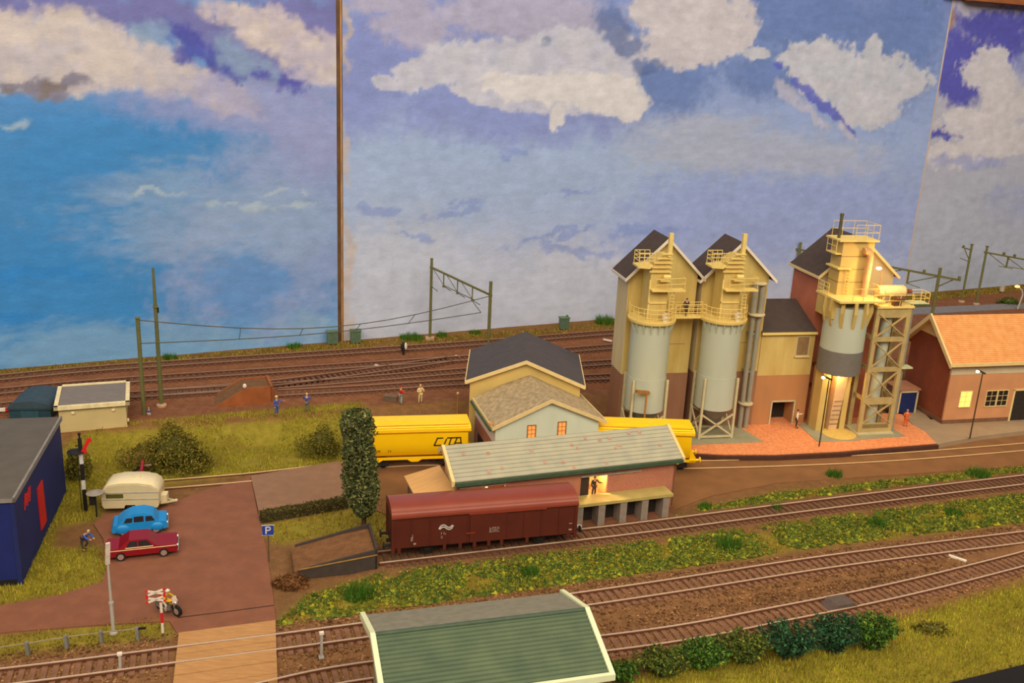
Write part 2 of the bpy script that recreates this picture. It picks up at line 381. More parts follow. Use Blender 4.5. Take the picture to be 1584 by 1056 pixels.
def panel(s0, s1, which):
    t0, t1 = 0.0, 62.0; st = .25
    ss = np.linspace(s0, s1, max(2, int((s1 - s0) / st))); tt = np.linspace(t0, t1, int((t1 - t0) / st)); s, t = np.meshgrid(ss, tt)
    n1 = fbm(s * .12, t * .25, 5); n2 = fbm(s * .5, t * .9, 9); n3 = fbm(s * .16 + 4, t * .1, 14)
    yy = np.clip((t - 2) / 46, 0, 1)[..., None]
    if which == 0:
        lo = np.array(lin((60, 142, 214))); mid = np.array(lin((76, 146, 214))); hi = np.array(lin((136, 160, 222)))
        C = np.where(yy < .5, lo + (mid - lo) * yy * 2, mid + (hi - mid) * (yy - .5) * 2)
        C = layer(C, s, t, [(470, 330, 140, 200), (400, 400, 130, 130)], (160, 172, 218), .5, .8, 3, .75)
        C = layer(C, s, t, [(330, 350, 190, 60), (430, 330, 120, 50), (230, 290, 120, 30)], (150, 176, 216), .4, 1.0, 4, .6, st=(.6, 2))
        C = layer(C, s, t, [(120, 540, 160, 40), (480, 520, 70, 40), (330, 530, 120, 30)], (150, 186, 216), .5, 1.0, 6, .55, st=(.6, 1.5))
        C = layer(C, s, t, [(60, 420, 120, 70), (380, 440, 60, 60), (110, 260, 100, 40), (200, 200, 160, 40)], (64, 142, 216), .5, 1.0, 7, .6, st=(.6, 1.6))
        C = layer(C, s, t, [(30, 430, 50, 12), (100, 425, 60, 10), (20, 490, 40, 14)], (48, 138, 220), .3, .9, 8, .6, st=(.6, 2))
        # upper left cloud bank and violet band
        C = layer(C, s, t, [(120, 12, 190, 24, -3), (300, 40, 150, 34, -22), (380, 80, 120, 30, -30), (480, 30, 100, 40, 0)], (120, 122, 188), .3, .7, 9, .95)
        C = layer(C, s, t, [(60, 70, 170, 52, 0), (200, 90, 150, 45, -20), (300, 130, 120, 30, -20), (100, 105, 130, 40)], (214, 204, 204), .22, .6, 10, .95, col2=(200, 194, 206))
        C = layer(C, s, t, [(430, 55, 90, 32, -22), (490, 85, 60, 35, -10), (380, 30, 70, 22, -15), (500, 118, 50, 16)], (214, 204, 206), .25, .7, 11, .95, col2=(196, 188, 208))
        C = layer(C, s, t, [(420, 160, 130, 50, -12), (300, 175, 120, 26, -8), (490, 210, 60, 60)], (158, 164, 218), .5, .8, 12, .7)
        C = layer(C, s, t, [(280, 62, 45, 20, -28), (330, 88, 42, 16, -25), (400, 120, 60, 11, -18), (430, 128, 40, 8, -8)], (76, 80, 180), .45, 1.1, 13, .85)
        C = layer(C, s, t, [(235, 50, 32, 18), (365, 85, 42, 26, -30), (395, 100, 28, 14)], (140, 166, 206), .5, 1.2, 14, .8)
        C = layer(C, s, t, [(95, 130, 42, 10, 5), (60, 140, 40, 9, -8), (15, 135, 26, 12)], (134, 132, 158), .3, .9, 15, .9)
        C = layer(C, s, t, [(75, 142, 30, 7), (20, 140, 16, 6)], (132, 122, 120), .3, .9, 16, .8)
        C = layer(C, s, t, [(30, 188, 18, 8, 20), (12, 192, 14, 5), (233, 295, 48, 4), (330, 320, 14, 7), (360, 317, 10, 4), (395, 324, 26, 6, -8), (455, 318, 28, 3), (420, 303, 14, 3), (468, 298, 6, 4)], (186, 206, 222), .5, .8, 17, .6)
    elif which == 1:
        lo = np.array(lin((198, 200, 218))); mid = np.array(lin((170, 188, 228))); hi = np.array(lin((136, 152, 212)))
        C = np.where(yy < .45, lo + (mid - lo) * yy / .45, mid + (hi - mid) * (yy - .45) / .55)
        C = layer(C, s, t, [(640, 240, 160, 70), (820, 250, 200, 80), (1000, 300, 120, 60), (640, 300, 120, 80)], (176, 194, 226), .5, .9, 21, .6)
        C = layer(C, s, t, [(650, 460, 160, 110), (900, 440, 150, 60), (600, 420, 100, 70)], (208, 208, 220), .5, .7, 22, .75)
        C = layer(C, s, t, [(1200, 330, 200, 80), (1080, 340, 120, 60), (1350, 350, 90, 90)], (160, 174, 226), .5, .9, 23, .75)
        C = layer(C, s, t, [(1130, 230, 140, 36), (1080, 205, 110, 30), (1250, 245, 110, 26)], (196, 196, 208), .5, .9, 24, .6, st=(.7, 1.6))
        C = layer(C, s, t, [(1250, 30, 190, 60), (1390, 60, 70, 110), (1030, 120, 90, 60), (1200, 110, 80, 40)], (110, 134, 192), .45, .8, 25, .85)
        C = layer(C, s, t, [(600, 70, 80, 110), (700, 40, 110, 40), (560, 150, 60, 60), (800, 170, 190, 50)], (140, 148, 210), .5, .8, 26, .75)
        C = layer(C, s, t, [(860, 362, 70, 6, 12), (700, 325, 50, 6, 10), (890, 385, 60, 6, -10), (1000, 360, 60, 10), (580, 330, 30, 8), (770, 210, 22, 4), (640, 365, 40, 4, -6), (800, 240, 20, 4), (880, 300, 40, 5, 5)], (138, 156, 216), .35, 1.1, 27, .6, st=(.8, 1.4))
        # main cloud
        C = layer(C, s, t, [(850, 30, 110, 50), (760, 20, 90, 40), (640, 40, 60, 36), (900, 70, 80, 50), (600, 8, 70, 16)], (190, 182, 204), .3, .8, 28, .85)
        C = layer(C, s, t, [(720, 95, 80, 36, 8), (660, 110, 55, 28, 18), (600, 128, 26, 9, -10), (800, 110, 100, 46), (880, 95, 90, 55), (935, 105, 60, 60), (975, 150, 24, 42), (860, 150, 90, 30), (760, 150, 60, 16, -12)], (212, 208, 220), .10, .5, 29, .95, col2=(200, 198, 214), sc=.6)
        C = layer(C, s, t, [(830, 138, 80, 20, -4), (930, 145, 70, 34, -8), (975, 160, 22, 28), (780, 135, 40, 12), (865, 180, 14, 22, 0)], (230, 222, 222), .12, .6, 30, .95, sc=.6)
        C = layer(C, s, t, [(1080, 30, 90, 50), (1060, 75, 70, 34), (1130, 50, 44, 40), (1010, 20, 40, 30)], (216, 206, 210), .14, .6, 31, .95, sc=.5)
        C = layer(C, s, t, [(950, 40, 22, 34, 30), (975, 75, 22, 18), (1000, 105, 26, 12)], (104, 122, 172), .3, .8, 32, .8)
        C = layer(C, s, t, [(838, 65, 9, 8)], (120, 136, 170), .5, .8, 33, .7)
        # right cloud
        C = layer(C, s, t, [(1290, 110, 80, 44, -14), (1350, 130, 70, 50), (1240, 95, 40, 16, -8), (1350, 85, 18, 30), (1400, 130, 44, 24), (1270, 80, 30, 20), (1170, 85, 18, 11), (1340, 175, 50, 24)], (216, 212, 220), .12, .55, 34, .95, col2=(204, 204, 214), sc=.6)
        C = layer(C, s, t, [(1240, 135, 26, 7, -35), (1280, 168, 46, 7, -38), (1310, 195, 26, 5, -42), (1206, 106, 6, 5)], (96, 102, 200), .25, .8, 35, .85)
        C = layer(C, s, t, [(1215, 140, 24, 9, -40), (1260, 180, 40, 7, -38), (1310, 205, 18, 6, -40)], (206, 200, 216), .3, .8, 36, .7)
        # bare patches where the paint runs thin along the joint
        C = layer(C, s, t, [(535, 60, 8, 60), (536, 240, 7, 50), (538, 400, 8, 60), (540, 500, 8, 40)], (206, 188, 178), .4, .9, 37, .8)
    else:
        lo = np.array(lin((188, 192, 208))); hi = np.array(lin((196, 190, 206))); C = lo + (hi - lo) * yy
        C = layer(C, s, t, [(1480, 90, 45, 50), (1490, 130, 40, 34), (1560, 60, 40, 60), (1475, 205, 40, 12), (1520, 40, 40, 30)], (76, 76, 186), .35, .9, 41, .9)
        C = layer(C, s, t, [(1530, 110, 44, 30), (1560, 150, 44, 44), (1510, 190, 60, 26), (1550, 215, 60, 30), (1535, 85, 26, 16), (1480, 240, 50, 20)], (222, 214, 218), .14, .6, 42, .95, sc=.6)
        C = layer(C, s, t, [(1560, 320, 40, 30), (1500, 250, 50, 12), (1590, 100, 20, 30)], (158, 164, 212), .4, .9, 43, .7)
        C = layer(C, s, t, [(1500, 380, 100, 90)], (186, 190, 204), .5, .6, 44, .8)
        C = layer(C, s, t, [(1466, 28, 10, 22)], (176, 136, 92), .5, .7, 45, .7)
    n4 = fbm(s * .9, t * 2.2, 19); n5 = fbm(s * 2.2, t * .8, 29)
    C = C * (0.82 + 0.12 * n1 + 0.10 * n2 + .08 * n4 + .06 * n5)[..., None] * np.array([.93, .97, 1.0]) * (1.0 if which == 0 else 1.0) * (np.array([1, 1, 1]) if which == 0 else np.array([.91, .97, 1.06]))
    x = WA[0] + WD[0] * s; y = WA[1] + WD[1] * s
    V = np.stack([x.ravel(), y.ravel(), t.ravel()], 1); nx = len(ss); ny = len(tt)
    ii = np.arange(nx * ny).reshape(ny, nx)
    Q = np.stack([ii[:-1, :-1].ravel(), ii[:-1, 1:].ravel(), ii[1:, 1:].ravel(), ii[1:, :-1].ravel()], 1)
    # board back so each panel has real thickness
    b0 = len(V); back = [(x[0, 0] + WN[0], y[0, 0] + WN[1], t0), (x[0, -1] + WN[0], y[0, -1] + WN[1], t0), (x[0, -1] + WN[0], y[0, -1] + WN[1], t1), (x[0, 0] + WN[0], y[0, 0] + WN[1], t1)]
    c4 = [ii[0, 0], ii[0, -1], ii[-1, -1], ii[-1, 0]]
    fs = Q.tolist() + [(b0 + 3, b0 + 2, b0 + 1, b0)] + [(b0 + i, b0 + (i + 1) % 4, int(c4[(i + 1) % 4]), int(c4[i])) for i in range(4)]
    me = bpy.data.meshes.new('wall_back'); me.from_pydata(V.tolist() + back, [], fs)
    cols = np.concatenate([C.reshape(-1, 3), np.tile(lin((180, 160, 130)), (4, 1))]); set_col(me, np.clip(cols, 0, 1))
    return me


sky_mat = mt_attr('painted_sky', .75, [(.9, .05, (.5, .5, 1.6)), (5, .035, (.6, .6, 1.5))], bump=.25, bscale=3.5, spec=.25)
for k, (a, b, lab) in enumerate([(-38, S1 - .35, 'deep blue painted sky board with pale cloud bank, beside the rusty batten'),
                                 (S1 + .35, S2 - .12, 'wide pale blue sky board painted with large white clouds'),
                                 (S2 + .12, 195, 'sky board with violet and white clouds at the right end')]):
    solo('wall_back', panel(a, b, k), sky_mat, lab, 'backdrop', kind='structure')
wp = lambda s, t, off=0.0: (WA[0] + WD[0] * s + WN[0] * off, WA[1] + WD[1] * s + WN[1] * off, t)
t2 = thing('trim_2', 'rusty brown batten covering the joint between two sky boards', 'batten', kind='structure')
bt = MB()
bt.ext([wp(S1 - .34, 0, -.02), wp(S1 + .06, 0, -.02), wp(S1 + .06, 0, .9), wp(S1 - .34, 0, .9)], (0, 0, 62)); part('batten_strip', bt, mt('rust_strip', (96, 70, 44), .6, .3, .6), t2)
bt = MB(); bt.ext([wp(S1 + .06, 0, -.10), wp(S1 + .26, 0, -.10), wp(S1 + .26, 0, .9), wp(S1 + .06, 0, .9)], (0, 0, 62)); part('batten_edge', bt, mt('bare_wood_edge', (178, 132, 82), .7, .35, .5), t2)
bt = MB(); bt.ext([wp(S2 - .14, 0, -.04), wp(S2 + .14, 0, -.04), wp(S2 + .14, 0, .9), wp(S2 - .14, 0, .9)], (0, 0, 62))
solo('trim_3', bt, mt('caulk', (196, 182, 178), .8, .08, .4), 'pale filler strip over the right hand backdrop joint', 'joint strip', kind='structure')
# timber rail over the right hand board
sA, tA = wall_st(1484, 1); sB, tB = wall_st(1584, 14)
bt = MB(); bt.ext([wp(sA + .5, tA, -2.2), wp(sA + .5, tA, .0), wp(sA + .5, tA + 4, .0), wp(sA + .5, tA + 4, -2.2)], (WD[0] * 70, WD[1] * 70, 0))
solo('trim_4', bt, mt('rail_timber', (150, 92, 52), .6, .2, .6, stretch=(1, 1, 5)), 'brown timber rail along the top of the end backdrop board', 'rail', kind='structure')
bt = MB(); bt.ext([wp(sA - 3.6, tA + .3, -1.2), wp(sA + .4, tA + .3, -1.2), wp(sA + .4, tA + .3, 0), wp(sA - 3.6, tA + .3, 0)], (0, 0, 3))
solo('trim_5', bt, mt('white_batten', (205, 195, 200), .6), 'white block beside the timber rail at the top', 'block', kind='structure')

# ------------------------------------------------------------------ roads and paved surfaces
asph = mt('road_brown', (132, 84, 62), .85, .12, .8, .5, bscale=14)
def slab(name, pts, z0, z1, mat, lab, cat, kind='structure'):
    return solo(name, MB().prism(pts[::-1] if sum((pts[i - 1][0] * pts[i][1] - pts[i][0] * pts[i - 1][1]) for i in range(len(pts))) < 0 else pts, z0, z1), mat, lab, cat, kind=kind)
slab('road', px_poly([(-60, 985), (-60, 938), (0, 938), (90, 922), (158, 902), (168, 870), (160, 835), (145, 812), (160, 796), (245, 790), (300, 765), (365, 745), (388, 739), (398, 792), (412, 850), (420, 905), (428, 968), (330, 978), (276, 984), (262, 962), (150, 968), (0, 980)]), -.5, .10, asph, 'reddish brown car park road on the left side', 'road')
jb = MB(); jb.poly_rails([at(276, 957), at(350, 948), at(424, 938)], -.04, .04, 0, .125); solo('trim_6', jb, mt('road_joint', (70, 44, 34), .9), 'thin dark joint line across the road before the crossing', 'road joint', kind='structure')
slab('pavement', px_poly([(388, 739), (526, 716), (545, 772), (470, 782), (400, 793)]), -.3, .22, mt('slab_grey', (140, 106, 82), .85, .1, 1.2, .3, bscale=16), 'greyish paved loading area beside the tall poplar', 'pavement')
slab('road', px_poly([(545, 776), (527, 722), (565, 721), (640, 717), (760, 713), (1070, 700), (1200, 703), (1448, 687), (1584, 668), (1660, 660), (2000, 630), (2000, 680), (1660, 713), (1584, 722), (1400, 734), (1200, 748), (1100, 768), (1040, 790), (890, 812), (700, 812), (606, 800)]), -.5, .08, mt('yard_tan', (128, 88, 52), .85, .14, .5, .4, bscale=12), 'tan dirt street with sunken rails past the silos', 'road')
slab('road', px_poly([(1300, 488), (1400, 477), (1584, 469), (1660, 464), (1660, 471), (1584, 477), (1400, 487), (1300, 498)], 1.55), 1.2, 1.62, mt('far_road', (120, 118, 124), .8, .1), 'grey road strip behind the orange roofed building', 'road')

# silo apron: orange brick paving with grey concrete pads
SO = (28.7, 95.4); SYAW = 12.5; _a = math.radians(SYAW)
def sw(u, v): return SO[0] + u * math.cos(_a) - v * math.sin(_a), SO[1] + u * math.sin(_a) + v * math.cos(_a)
apr = px_poly([(1052, 698), (1120, 702), (1200, 702), (1300, 697), (1380, 690), (1448, 685), (1432, 668), (1410, 655), (1395, 640)], .6) + [sw(8, 3), sw(-18, 3), at(1000, 680, .6)]
slab('pavement', apr, -.3, .58, mt('orange_pavers', (236, 158, 104), .85, .12, 4.0, .4, col2=(208, 122, 76), bscale=9), 'orange brick paved apron in front of the silos', 'pavement')
kb = MB(); kp = px_poly([(1046, 700), (1120, 704.5), (1200, 704.5), (1300, 699.5), (1380, 692.5), (1450, 687)], .5)
kb.poly_rails(kp, -.25, .12, -.1, .5); solo('kerb', kb, mt('kerb_dark', (74, 42, 30), .8), 'dark brown kerb edging the orange apron', 'kerb', kind='structure')
padm = mt('pad_grey', (150, 146, 118), .85, .1, 1.0, .2)
for pts, lab in (([(-12.2, -4.6), (-4.2, -4.6), (-5.2, 0), (-18.4, 0), (-19.4, -4.2)], 'grey concrete pad under the two round silos'),
                 ([(1.4, -5.1), (6.1, -5.2), (6.4, -.5), (1.7, -.3)], 'grey concrete pad under the loading tower'),
                 ([(6.3, -5.0), (11.6, -4.6), (11.4, -.6), (6.6, -.7)], 'grey concrete pad under the lattice tower')):
    slab('pavement', [sw(*p) for p in pts], .3, .63, padm, lab, 'pad')
slab('pavement', px_poly([(1450, 686), (1520, 673), (1600, 664), (1660, 655), (1660, 635), (1540, 640), (1440, 648), (1420, 630), (1400, 616), (1390, 628), (1408, 652)], .6), -.3, .56, mt('walk_grey', (156, 134, 106), .85, .08, .8), 'pale grey paving around the orange roofed building', 'pavement')

# ------------------------------------------------------------------ tracks
rail_m = mt('rail_steel', (206, 182, 156), .4, .06, 3, metal=.1)
rail_side = mt('rail_rust', (94, 54, 36), .75, .2, 4)
slp_m = mt('sleeper_brown', (122, 86, 64), .85, .22, 3, .3)
slp_dark = mt('sleeper_dark', (100, 68, 50), .85, .2, 3, .3)


def track(name, label, ctr, zfun, sleepers='each', sl_mat=None, group=None, rails=True, skip=None, rail_mat=None, pitch=.62, kind=None):
    t = thing(name, label, 'track', group=group, kind=kind)
    pts = spline(ctr, .8); pts = [(x, y, float(zfun(x, y))) for x, y in pts]
    for s in (-1, 1):
        mb = MB(); mb.poly_rails(pts, s * .825 - .042, s * .825 + .042, .19, .40)
        r = part('rail', mb, rail_mat or rail_m, t)
        mb = MB(); mb.poly_rails(pts, s * .825 - .085, s * .825 + .085, .16, .34); part('rail_web', mb, rail_side, r)
    sp = spline(ctr, pitch)
    base = MB().box(-.17, .17, -1.32, 1.32, .02, .22); bm_ = base.mesh('sleeper', sl_mat or slp_m)
    one = MB()
    for i in range(1, len(sp) - 1):
        x, y = sp[i]; tx, ty = np.array(sp[i + 1]) - np.array(sp[i - 1]); a = math.atan2(ty, tx)
        if skip and skip(x, y): continue
        z = float(zfun(x, y))
        if sleepers == 'each':
            o = bpy.data.objects.new('sleeper', bm_); COL.objects.link(o); o.parent = t; o.location = (x, y, z + random.uniform(-.02, .01)); o.rotation_euler = (0, 0, a + random.uniform(-.02, .02))
        else:
            c, s_ = math.cos(a), math.sin(a); n = len(one.v)
            one.v += [(x + p[0] * c - p[1] * s_, y + p[0] * s_ + p[1] * c, z + p[2]) for p in base.v]; one.f += [tuple(k + n for k in f) for f in base.f]
    if sleepers == 'joined': part('sleepers', one, sl_mat or slp_m, t, kind='stuff')
    return t


z0f = lambda x, y: 0.08
on_cross = lambda x, y: bool(inpoly(np.array([x]), np.array([y]), px_poly([(268, 980), (428, 958), (432, 1075), (262, 1075)], .5))[0])
vis = lambda x, y: x < -56 or x > 92
track('railway_track', 'front main line track with brown sleepers crossing the timber level crossing', TRACK_A, z0f, skip=lambda x, y: on_cross(x, y) or vis(x, y))
track('railway_track', 'nearest track running behind the green roofed shelter to the grass corner', TRACK_B, z0f, skip=lambda x, y: on_cross(x, y) or vis(x, y))
track('railway_track', 'overgrown siding carrying the dark red covered wagon', SIDING, z0f, sl_mat=slp_dark)
track('railway_track', 'rails sunk in the tan street, carrying the yellow hopper wagons', STREET, lambda x, y: -.22, sleepers='joined', sl_mat=slp_dark, pitch=.7, rail_mat=mt('rail_street', (222, 190, 136), .5, .05))
yz = lambda x, y: float(hz(x, y)) + .04
yl = ['yard track closest to the painted backdrop', 'second yard track out from the painted backdrop', 'yard track passing behind the rusty brown ramp', 'short yard track ending at the rusty brown ramp']
rail_dk = mt('rail_dull', (158, 130, 108), .45, .1, 3, metal=.1)
for T, lb in zip(YARD, yl): track('railway_track', lb, T, yz, sleepers='joined', sl_mat=slp_dark, rail_mat=rail_dk, group='yard tracks')
track('railway_track', 'diagonal crossover track in the yard behind the workmen', yd((250, 606), (400, 594), (560, 574), (700, 554)), yz, sleepers='joined', sl_mat=slp_dark, rail_mat=rail_dk, group='yard tracks')

# track cover hump on the nearest track
t = thing('track_cover', 'grey arched cover box between the rails of the nearest track', 'track cover', (*at(1300, 934, .4), .2), 20)
cb = MB(); cb.ext([(-1.25, -.62, .02), (1.25, -.62, .02), (.7, -.62, .55), (-.75, -.62, .55)], (0, 1.24, 0)); part('cover_shell', cb, mt('cover_grey', (92, 78, 72), .7), t)
cb = MB(); cb.box(.72, .78, -.3, .3, .1, .45); part('cover_slot', cb, mt('cover_slot', (40, 34, 32), .8), t)
t = thing('cover_plate', 'flat grey plate lying beside the track cover hump', 'plate', (*at(1318, 955, .1), .1), 20)
for i in range(3): part('plate_board', MB().box(-.9 + i * .6, -.4 + i * .6, -.4, .4, 0, .1), mt('cover_grey2', (112, 96, 84), .8), t)

# level crossing: individual timber boards between and beside the rails
lc = thing('level_crossing', 'tan timber boards of the level crossing over the front tracks', 'level crossing', (0, 0, 0))
tim = mt('crossing_timber', (180, 134, 84), .75, .14, 1.2, .2, stretch=(1, 6, 1))
cA = np.array(at(348, 988, .5)); dirA = np.array([math.cos(math.radians(18.4)), math.sin(math.radians(18.4))]); nA = np.array([-dirA[1], dirA[0]])
pa = np.array(spline(TRACK_A, .2)); ka = int(np.argmin(np.hypot(pa[:, 0] - cA[0], pa[:, 1] - cA[1]))); ca = pa[ka]
pb = np.array(spline(TRACK_B, .2)); kb_ = int(np.argmin(np.abs((pb - ca) @ dirA))); cbb = pb[kb_]
gap = float((ca - cbb) @ nA)
offs = [(.93, 2.35), (.03, .70), (-.70, -.03), (-2.1, -.93), (-3.3, -2.16), (-gap + .95, -3.34), (-gap - .70, -gap + .70), (-gap - 2.0, -gap - .95), (-gap - 3.2, -gap - 2.04)]
eL = [np.array(at(276, 982, .5)), np.array(at(266, 1070, .5))]; eR = [np.array(at(426, 961, .5)), np.array(at(430, 1070, .5))]
def meet(o, e):
    d = e[1] - e[0]; k = (o - (e[0] - ca) @ nA) / (d @ nA); return e[0] + d * k
for (o0, o1) in offs:
    if o1 - o0 < .15: continue
    q = [meet(o0, eL), meet(o0, eR), meet(o1, eR), meet(o1, eL)]
    part('crossing_board', MB().prism([tuple(p) for p in q], .05, .45 + random.uniform(0, .02)), tim, lc)

# ------------------------------------------------------------------ building helpers
def gable_walls(t, x0, x1, y0, y1, z0, ze, zr, mat, axis='y', name='wall', parent=None):
    """closed house body whose ridge runs along axis; one mesh"""
    mb = MB()
    if axis == 'y':
        xm = (x0 + x1) / 2; poly = [(x0, y0, z0), (x1, y0, z0), (x1, y0, ze), (xm, y0, zr), (x0, y0, ze)]; mb.ext(poly, (0, y1 - y0, 0))
    else:
        ym = (y0 + y1) / 2; poly = [(x0, y1, z0), (x0, y0, z0), (x0, y0, ze), (x0, ym, zr), (x0, y1, ze)]; mb.ext(poly, (x1 - x0, 0, 0))
    return part(name, mb, mat, t)


def roof_y(t, x0, x1, y0, y1, ze, zr, mat, ov=.45, th=.14, trim=None, tw=.16):
    """two roof slabs, ridge along y, plus verge and eave boards"""
    xm = (x0 + x1) / 2; k = (zr - ze) / (xm - x0)
    for s in (-1, 1):
        xe = xm + s * ((x1 - x0) / 2 + ov); zee = zr - k * ((x1 - x0) / 2 + ov)
        mb = MB(); mb.ext([(xm, y0 - ov, zr), (xe, y0 - ov, zee), (xe, y0 - ov, zee + th), (xm, y0 - ov, zr + th)], (0, y1 - y0 + 2 * ov, 0)); r = part('roof_slope', mb, mat, t)
        if trim:
            mb = MB(); mb.ext([(xm, y0 - ov - .1, zr - .16), (xe, y0 - ov - .1, zee - .16), (xe, y0 - ov - .1, zee + th + .05), (xm, y0 - ov - .1, zr + th + .05)], (0, .1, 0)); part('verge_board', mb, trim, r)
            mb = MB(); mb.box(min(xe, xe + s * .08), max(xe, xe + s * .08), y0 - ov - .1, y1 + ov, zee - .1, zee + th + .03); part('eave_board', mb, trim, r)


def window(t, mb_box, frame_m, glass_m, bars=True, axis='x'):
    x0, x1, y, z0, z1 = mb_box
    w = part('window', MB().box(x0, x1, y - .03, y + .02, z0, z1), glass_m, t)
    fr = MB(); fw = .09
    fr.box(x0 - fw, x0, y - .07, y, z0 - fw, z1 + fw).box(x1, x1 + fw, y - .07, y, z0 - fw, z1 + fw).box(x0, x1, y - .07, y, z1, z1 + fw).box(x0 - .05, x1 + .05, y - .12, y, z0 - fw, z0)
    part('window_frame', fr, frame_m, w)
    if bars:
        b = MB(); b.box((x0 + x1) / 2 - .02, (x0 + x1) / 2 + .02, y - .06, y, z0, z1)
        for k in (1, 2): zz = z0 + (z1 - z0) * k / 3; b.box(x0, x1, y - .06, y, zz - .02, zz + .02)
        part('window_bars', b, frame_m, w)
    return w


cream = mt('cream_trim', (226, 200, 140), .6, .06); silo_yel = mt('silo_yellow', (216, 196, 122), .7, .10, .7, .1, stretch=(1, 1, .2), col2=(188, 156, 82))
silo_tan = mt('silo_tan', (214, 196, 150), .7, .08, .5, stretch=(1, 1, .3)); silo_low = mt('silo_lower_brown', (152, 108, 82), .75, .12, .6, stretch=(1, 1, .3))
dark_roof = mt('roof_felt_dark', (70, 58, 54), .85, .12, 1.5, .3); rust_m = mt('rusty_brown', (128, 66, 34), .8, .25, 1.0)
det_yel = mt('detail_yellow', (230, 204, 122), .55, .05); white_trim = mt('white_trim', (226, 216, 200), .6, .04)
cyl_m = mt('silo_cylinder', (186, 192, 172), .6, .06, .5, stretch=(1, 1, .3)); gutter_g = mt('gutter_green', (62, 84, 62), .6)
grey_cone = mt('cone_grey', (120, 112, 100), .6, .1); leg_m = mt('leg_cream', (198, 186, 146), .6, .08)
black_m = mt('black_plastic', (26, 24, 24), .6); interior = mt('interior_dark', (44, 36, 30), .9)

# ------------------------------------------------------------------ silo houses
def silo_house(u0, u1, ze, zr, lab):
    c = sw((u0 + u1) / 2, 0); t = thing('silo_house', lab, 'silo building', (*c, .55), SYAW, group='gabled silo houses'); h = (u1 - u0) / 2
    gable_walls(t, -h, h, 0, 3.3, 5.95, ze - .55, zr - .55, silo_yel, name='upper_wall')
    part('lower_wall', MB().box(-h - .02, h + .02, -.02, 3.32, 0, 5.95), silo_low, t)
    part('side_wall', MB().box(-h - .04, -h, .02, 3.28, 5.95, ze - .6), silo_tan, t)
    part('plaster_crack', MB().box(-h + .8, h - .6, -.03, 0, 9.0, 9.04), mt('seam_brown', (150, 120, 70), .7), t)
    roof_y(t, -h, h, 0, 3.3, ze - .55, zr - .55, dark_roof, ov=.55, trim=white_trim)
    return t


silo_house(-18.1, -11.1, 16.75, 20.2, 'tall gabled silo house on the left, beside the grey yard tracks')
silo_house(-10.45, -3.5, 16.55, 19.85, 'tall gabled silo house with grey wall pipe, beside the low annex')


def rail_run(t, pts, z0, hgt, n=2, r=.035, posts=True, mat=None, name='railing'):
    mb = MB()
    for k in range(1, n + 1): mb.tube([(p[0], p[1], z0 + hgt * k / n) for p in pts], r, 5)
    if posts:
        for p in pts: mb.cyl((p[0], p[1], z0), (p[0], p[1], z0 + hgt), r, n=5)
    return part(name, mb, mat or det_yel, t)


